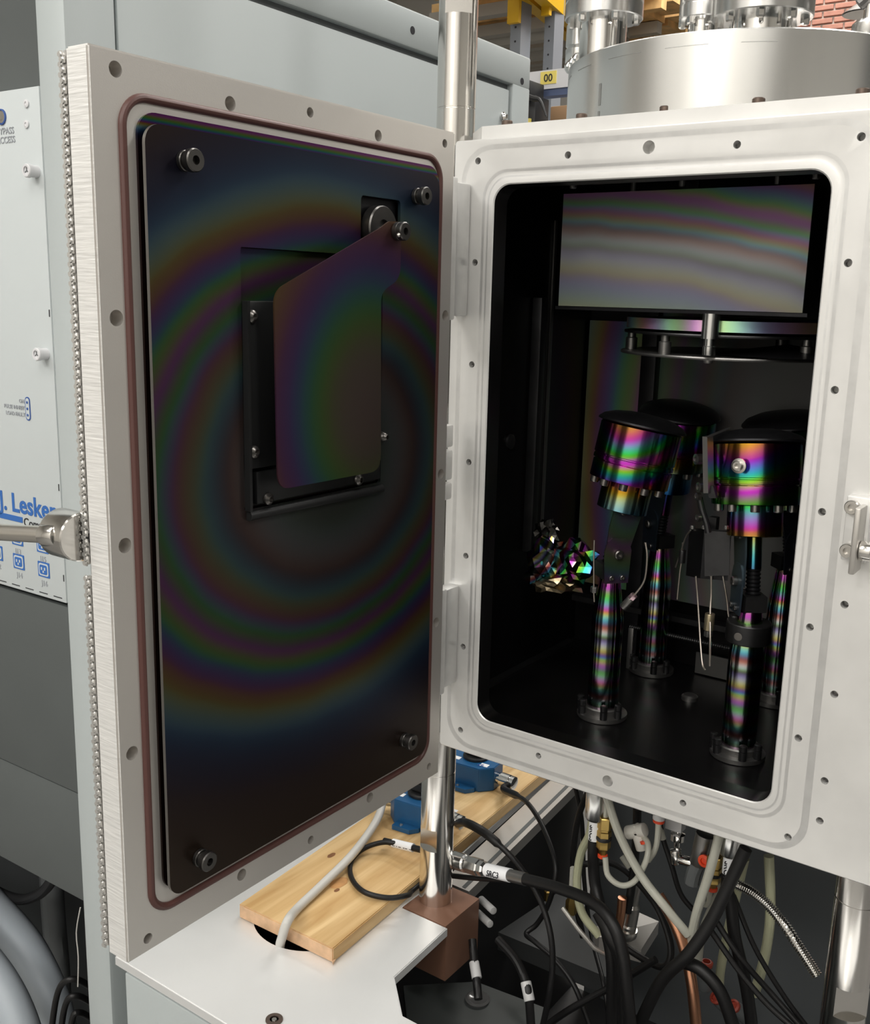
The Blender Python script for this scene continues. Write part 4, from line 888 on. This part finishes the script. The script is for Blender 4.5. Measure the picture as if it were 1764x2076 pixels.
for px, pl, lab in ((963, (1940, 1990, 2030), 'black cable with a white sleeve entering the drip cup'), (1075, (1960, 2010, 2100), 'black cable with a white sleeve leaving the dark tray')):
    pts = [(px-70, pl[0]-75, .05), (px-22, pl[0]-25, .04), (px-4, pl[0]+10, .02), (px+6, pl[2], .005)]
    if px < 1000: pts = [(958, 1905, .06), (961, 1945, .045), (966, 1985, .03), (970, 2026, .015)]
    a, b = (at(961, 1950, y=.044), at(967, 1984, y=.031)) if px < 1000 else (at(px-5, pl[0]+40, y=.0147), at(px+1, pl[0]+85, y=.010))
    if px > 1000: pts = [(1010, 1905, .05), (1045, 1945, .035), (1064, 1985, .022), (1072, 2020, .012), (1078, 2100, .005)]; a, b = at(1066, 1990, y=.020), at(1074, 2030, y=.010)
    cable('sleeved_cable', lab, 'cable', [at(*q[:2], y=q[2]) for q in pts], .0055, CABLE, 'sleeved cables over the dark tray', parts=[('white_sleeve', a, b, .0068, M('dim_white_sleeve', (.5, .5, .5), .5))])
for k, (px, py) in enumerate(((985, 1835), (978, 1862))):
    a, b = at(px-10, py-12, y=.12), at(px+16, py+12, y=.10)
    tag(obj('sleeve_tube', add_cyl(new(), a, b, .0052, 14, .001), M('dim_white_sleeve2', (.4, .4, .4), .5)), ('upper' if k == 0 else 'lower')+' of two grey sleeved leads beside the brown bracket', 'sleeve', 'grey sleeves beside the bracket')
# braided conduit
pts = spline([at(1478, 1785, y=.08), at(1530, 1812, y=.08), at(1575, 1855, y=.08), at(1620, 1920, y=.08), at(1657, 1978, y=.08)], 26)
bm = new(); add_tube(bm, pts, lambda s: .0064 if int(round(s*104)) % 2 else .0046, 12)
tag(obj('braided_conduit', bm, CHROME, smooth=20), 'ribbed silver flexible conduit arching towards the guide rod', 'conduit')
# brass valves
def brass(px, py0, py1, y, label):
    a, b = at(px, py0, y=y), at(px, py1, y=y); t = thing('brass_valve', label, 'valve', (a.x, y, b.z), 'brass valves below the chamber'); L = a.z-b.z
    obj('hex_body', lathe([(.0085, 0), (.0092, .001), (.0092, L*.30), (.0078, L*.32), (.0078, L*.36), (.0092, L*.38), (.0092, L*.52)], (a.x, y, a.z), (0, 0, -1), 6), BRASS, t)
    obj('gasket_ring', lathe([(.0088, L*.52), (.0096, L*.54), (.0096, L*.60), (.0088, L*.62)], (a.x, y, a.z), (0, 0, -1), 20), SOOT, t)
    obj('lower_hex', lathe([(.0085, L*.62), (.009, L*.64), (.009, L*.82), (.006, L*.86), (.005, L)], (a.x, y, a.z), (0, 0, -1), 6), BRASS, t)
    obj('red_collar', lathe([(.0052, L), (.0062, L+.0008), (.0062, L+.004), (.0045, L+.005)], (a.x, y, a.z), (0, 0, -1), 18), REDP, t)
    obj('inlet_tube', cyl((a.x, y, a.z-.001), (a.x, y, ZB), .0038, 12), CLEAR, t)
brass(1227, 1655, 1733, .085, 'brass check valve with red collar beside the labelled plug')
brass(1450, 1735, 1800, .10, 'brass check valve behind the straight milky tube')
# white elbow fitting
t = thing('elbow_fitting', 'white plastic elbow fitting with steel nut on the thin loop', 'fitting', at(1290, 1690, y=.1))
a, b = at(1272, 1688, y=.1), at(1308, 1682, y=.1)
obj('run', add_cyl(new(), a, b, .0085, 20, .001), M('white_plastic', (.62, .60, .55), .4), t)
m_ = a+(b-a)*.55
obj('steel_nut', add_cyl(new(), m_, m_+(b-a)*.12, .0095, 6), CHROME, t)
obj('branch', add_cyl(new(), at(1294, 1690, y=.1), at(1303, 1722, y=.1), .0078, 20, .001), MATS['white_plastic'], t)
obj('red_collar', add_cyl(new(), at(1305, 1704, y=.094), at(1307, 1709, y=.094), .005, 16), REDP, t)
t = thing('tube_manifold', 'grey plastic tube manifold with chrome barbs under the flange', 'manifold', at(1400, 1720, y=.12))
obj('block', add_cyl(new(), at(1432, 1690, y=.12), at(1418, 1750, y=.12), .012, 20, .001), GREYM, t)
obj('red_port', lathe([(.0070, 0), (.0075, .001), (.0075, .004), (.004, .005), (.004, .002), (0, .002)], at(1430, 1744, y=.107), (-.1, -1, .1), 20), REDP, t)
obj('chrome_barb', add_cyl(new(), at(1365, 1738, y=.12), at(1408, 1750, y=.12), .006, 14, .001), CHROME, t)
obj('chrome_barb', add_cyl(new(), at(1370, 1722, y=.12), at(1372, 1750, y=.12), .007, 14, .001), CHROME, t)
obj('elbow', tube([at(1420, 1740, y=.12), at(1408, 1765, y=.12), at(1402, 1790, y=.12)], .009), SLATE2, t)
t = thing('thumb_clamp', 'chrome spring clamp hanging under the flange between tube bundles', 'clamp', at(1375, 1700, y=.14))
obj('clamp_bar', box(at(1352, 1670, y=.14).x, at(1385, 1670, y=.14).x, .135, .15, at(1352, 1676, y=.14).z, ZB), PALEGREY, t)
obj('clamp_screw', lathe([(.004, 0), (.004, .01), (.009, .012), (.009, .02), (.004, .022), (.004, .03)], at(1376, 1672, y=.14), (0, 0, -1), 16), CHROME, t)
t = thing('red_collar_fitting', 'red push-in collar fixed under the flange beside the spring clamp', 'fitting', at(1336, 1660, y=.1))
q = at(1336, 1660, y=.1)
obj('collar', lathe([(.0060, 0), (.0070, .001), (.0070, .004), (.0045, .005)], q, (0, 0, -1), 18), REDP, t); obj('seat', lathe([(.008, 0), (.008, -(ZB-q.z))], q, (0, 0, 1), 18) if False else cyl(q, (q.x, q.y, ZB), .0075, 18), PALEGREY, t)
# floor fittings
t = thing('valve_block', 'angled aluminium valve block with steel coupling on the base floor', 'valve block', at(1285, 1920, y=.22))
obj('plate', prism([at(1205, 1880, y=.16), at(1285, 1845, y=.26), at(1336, 1868, y=.27), at(1300, 1925, y=.2), at(1215, 1900, y=.15)], (0, 0, -.02)), ALU, t)
q = at(1270, 1900, y=.19)
obj('coupling', lathe([(.010, 0), (.011, .002), (.011, .02), (.009, .022), (.011, .024), (.011, .05), (.008, .054), (.008, .09)], q, (.1, 0, 1), 24), SCREWM, t)
obj('coupling_ring', lathe([(.013, .004), (.0135, .006), (.0135, .012), (.013, .014)], q, (.1, 0, 1), 24), SCREWM, t)
obj('long_edge', tube([at(1140, 1840, y=.1), at(1205, 1922, y=.1), at(1260, 1945, y=.12)], .003, smooth=2), ALU, t)
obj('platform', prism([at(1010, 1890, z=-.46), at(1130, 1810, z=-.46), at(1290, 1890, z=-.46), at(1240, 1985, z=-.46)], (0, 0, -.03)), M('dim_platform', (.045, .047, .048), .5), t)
for k, (px, py) in enumerate(((1410, 1955), (1432, 1958), (1455, 2025), (1490, 2042))):
    a = at(px, py, y=.16)
    t = thing('floor_fitting', ('red push-in fitting under the straight milky tube', 'red push-in fitting under the crossing milky tube', 'red-ringed fitting in the dark below the pale tubes', 'red-ringed fitting at the foot of the lone milky tube')[k], 'fitting', a, 'red push-in fittings on the base floor')
    obj('red_ring', lathe([(.0075, 0), (.0082, .0015), (.0082, .005), (.006, .0065), (.005, .0065), (.005, .003), (0, .003)], a, (-.3, -.6, .7) if k > 1 else (0, 0, 1), 20), M('dull_red_collar', (.32, .045, .025), .5), t)
    obj('body', lathe([(.008, 0), (.009, -.004), (.009, -.03), (.007, -.034)], a, (-.3, -.6, .7) if k > 1 else (0, 0, 1), 20), SLATE2, t)
q = at(1158, 1840, y=.16)
t = thing('brass_nipple', 'small brass nipple with a white tube on the dark platform', 'fitting', q)
obj('hex', lathe([(.008, -.008), (.008, .010), (.006, .014), (.006, .03)], q, (0, 0, 1), 6), BRASS, t); obj('stub_tube', cyl(q+Vector((0, 0, .028)), q+Vector((0, 0, .06)), .0045, 12), CLEAR, t)
q = at(1112, 1812, y=.2)
tag(obj('brass_plug', lathe([(.006, -.01), (.006, .004), (.0045, .006), (.0045, .016), (0, .016)], q, (0, 0, 1), 6), BRASS), 'tiny brass plug at the back of the dark platform', 'fitting')

# ================================================================ far end of the hall
RY = 2.9
PALEWOOD = M('weathered_joist', (.46, .44, .40), .7)
fx = lambda px, py, y: at(px, py, y=y)
t = thing('pallet_rack', 'tall pallet rack with yellow beams and timber decks', 'pallet rack', (fx(1075, 100, RY).x, RY, FLOOR))
RZT = 2.4
def post(px, wpx, y):
    a, b = fx(px-wpx/2, 100, y), fx(px+wpx/2, 100, y); o = obj('upright', box(a.x, b.x, y, y+.08, FLOOR, RZT), RACKGREY, t)
    w_ = b.x-a.x
    for k in range(12):
        z = fx(px, 0, y).z+.28-.055*k
        obj('slot_hole', cyl((a.x+w_*.5, y-.001, z), (a.x+w_*.5, y+.001, z), w_*.09, 8), INK, o)
post(1044, 21, RY); post(1112, 20, RY+.15)
d_ = Vector((-.216, .976, 0))
def beam(px, py, y, hpx, length, start=0, mat=YELLOW, nm='beam'):
    a = fx(px, py, y); zt = a.z; zb = fx(px, py+hpx, y).z
    s_ = Vector((d_.y, -d_.x, 0))*.05
    a = a+d_*start; e = a+d_*length
    return obj(nm, prism([Vector((a.x, a.y, zb)), Vector((a.x, a.y, zt)), Vector((a.x, a.y, zt))+s_, Vector((a.x, a.y, zb))+s_], d_*length), mat, t)
beam(1048, -52, RY-.02, 52, 3.0, -1.2); beam(1108, -20, RY+.12, 40, 3.2, -1.2); beam(1165, 30, RY+.6, 40, 2.4, -.9)
for px, py, hp, wp, y in ((1046, -30, 77, 20, RY-.03), (1111, -20, 52, 14, RY+.1)):
    a, b = fx(px-wp/2, py, y), fx(px+wp/2, py+hp, y); obj('beam_bracket', box(a.x, b.x, y-.02, y, b.z, a.z), YELLOW, t)
# timber decks with grey joists
for i, (py, y) in enumerate(((-14, RY+.3), (42, RY+.6), (82, RY+.9), (105, RY+1.0))):
    a, b = fx(870, py, y), fx(1200, py, y)
    for k in range(5):
        obj('deck_board', box(a.x, b.x, y+.02+.27*k, y+.25+.27*k, a.z+.04, a.z+.08), TIMBER, t)
    for k in range(3):
        obj('joist', box(a.x, b.x, y+.35*k, y+.06+.35*k, a.z-.02, a.z+.035), PALEWOOD if i else TIMBER, t)
DZ = [fx(870, 82, RY+.9).z+.081, fx(870, 42, RY+.6).z+.081]
for k_, (px, py, w_, y) in enumerate(((985, 72, 40, RY+.95), (1010, 20, 60, RY+.65))):
    a = fx(px, py, y); tag(obj('stacked_carton', box(a.x-.1, a.x+.12, y+.1, y+.3, DZ[k_], DZ[k_]+.06), CARTON), 'flat brown carton on the '+('lower' if py > 50 else 'upper')+' timber deck of the rack', 'carton', 'cartons on the rack')
# shelf with the numbered beam in front of it
SY_ = 2.2
t = thing('storage_shelf', 'pale grey storage shelf with a yellow number sticker', 'shelf', (fx(1085, 160, SY_).x, SY_, FLOOR))
a, b = fx(1020, 153, SY_), fx(1150, 153, SY_); zb = fx(1085, 183, SY_).z; zt = fx(1085, 145, SY_).z
sb = obj('front_beam', box(a.x-.25, b.x+.25, SY_, SY_+.04, zb, zt), PALEGREY, t)
obj('blue_lip', box(a.x-.25, b.x+.25, SY_+.005, SY_+.05, zb-.022, zb), M('slate_blue_paint', (.09, .12, .22), .5), t)
s0, s1 = fx(1097, 144, SY_), fx(1128, 166, SY_)
st = obj('sticker', box(s0.x, s1.x, SY_-.002, SY_, s1.z-.004, s0.z-.004), LABELY, sb)
text('sticker_text', '00', .034, INK, st, Vector(((s0.x+s1.x)/2, SY_-.003, (s0.z+s1.z)/2-.016)), (1, 0, 0), (0, 0, 1), .0004, .0003, 'CENTER')
for x in (a.x-.25, b.x+.25): obj('shelf_post', box(x-.03, x, SY_+.04, SY_+.09, FLOOR, zt+.02), RACKGREY, t)
obj('shelf_back', box(a.x-.25, b.x+.25, SY_+.9, SY_+.92, FLOOR, zb-.05), M('shelf_back_grey', (.34, .33, .30), .7), t)
obj('shelf_deck', box(a.x-.25, b.x+.25, SY_+.04, SY_+.9, zb-.75, zb-.72), PALEGREY, t)
def far_box(name, label, cat, px0, px1, py0, py1, y, dep, mat, bev=.004):
    a, b = fx(px0, py0, y), fx(px1, py1, y); return tag(obj(name, box(a.x, b.x, y, y+dep, b.z, a.z, bev=bev), mat), label, cat)
far_box('tool_case', 'black case hanging in front of the numbered shelf beam', 'case', 1012, 1065, 165, 196, 2.05, .12, SOOT)
far_box('black_cabinet', 'narrow black cabinet standing under the numbered shelf', 'cabinet', 1058, 1082, 196, 300, 2.1, .09, SOOT)
far_box('blue_bin', 'blue plastic bin beside the narrow black cabinet', 'bin', 1005, 1053, 221, 233, 2.12, .05, M('bin_blue', (.03, .10, .40), .4))
far_box('white_carton', 'white carton below the blue plastic bin', 'carton', 1010, 1044, 234, 300, 2.02, .06, PALEGREY)
far_box('brown_carton', 'brown carton on the shelf beside the steel collar', 'carton', 1116, 1150, 216, 242, 2.4, .2, CARTON)
far_box('yellow_tag', 'small yellow tag at the foot of the black cabinet', 'tag', 1060, 1072, 241, 300, 2.09, .0101, LABELY, 0)
a, b = fx(1082, 200, 2.05), fx(1108, 236, 2.05)
tag(obj('black_strap', tube([a+Vector((-.06, 0, .02)), a, (a+b)/2+Vector((0, 0, .02)), b], lambda s: .012-.009*s, 8), SOOT), 'black strap hanging in front of the grey shelf back', 'strap')
# brick pier at the far side
BY = 4.2
a, b = fx(1600, -30, BY), fx(1900, 140, BY)
pier = struct('wall_pier', box(a.x-.05, b.x+.4, BY+.012, BY+.25, FLOOR, CEIL), MORTAR)
ORG['wall_pier'] = Vector()
bw, bh, gap = .092, .0215, .0075
ref = fx(1690, 45, BY); bme = to_mesh(box(0, bw, 0, .02, 0, bh, bev=.002, seg=1), 'brick', 0); bme.materials.append(BRICKM)
for r_ in range(-3, 14):
    for k in range(-5, 10):
        x = ref.x+k*(bw+gap)+(.5*(bw+gap) if r_ % 2 else 0)
        if x+bw < b.x+.35 and x > a.x-.05: share('brick', bme, (x, BY, ref.z+r_*(bh+gap)), pier)
q = fx(1752, 30, 3.6)
t = thing('wall_lamp', 'grey bell-shaped lamp hanging before the brick pier', 'lamp', (q.x, 3.6, q.z))
obj('shade', lathe([(.08, 0), (.085, .004), (.05, .03), (.02, .05), (.015, .09), (0, .09)], q, (0, 0, 1), 28), GREYM, t); obj('lamp_rod', cyl(q+Vector((0, 0, .08)), (q.x, 3.6, CEIL), .012, 10), RACKGREY, t)
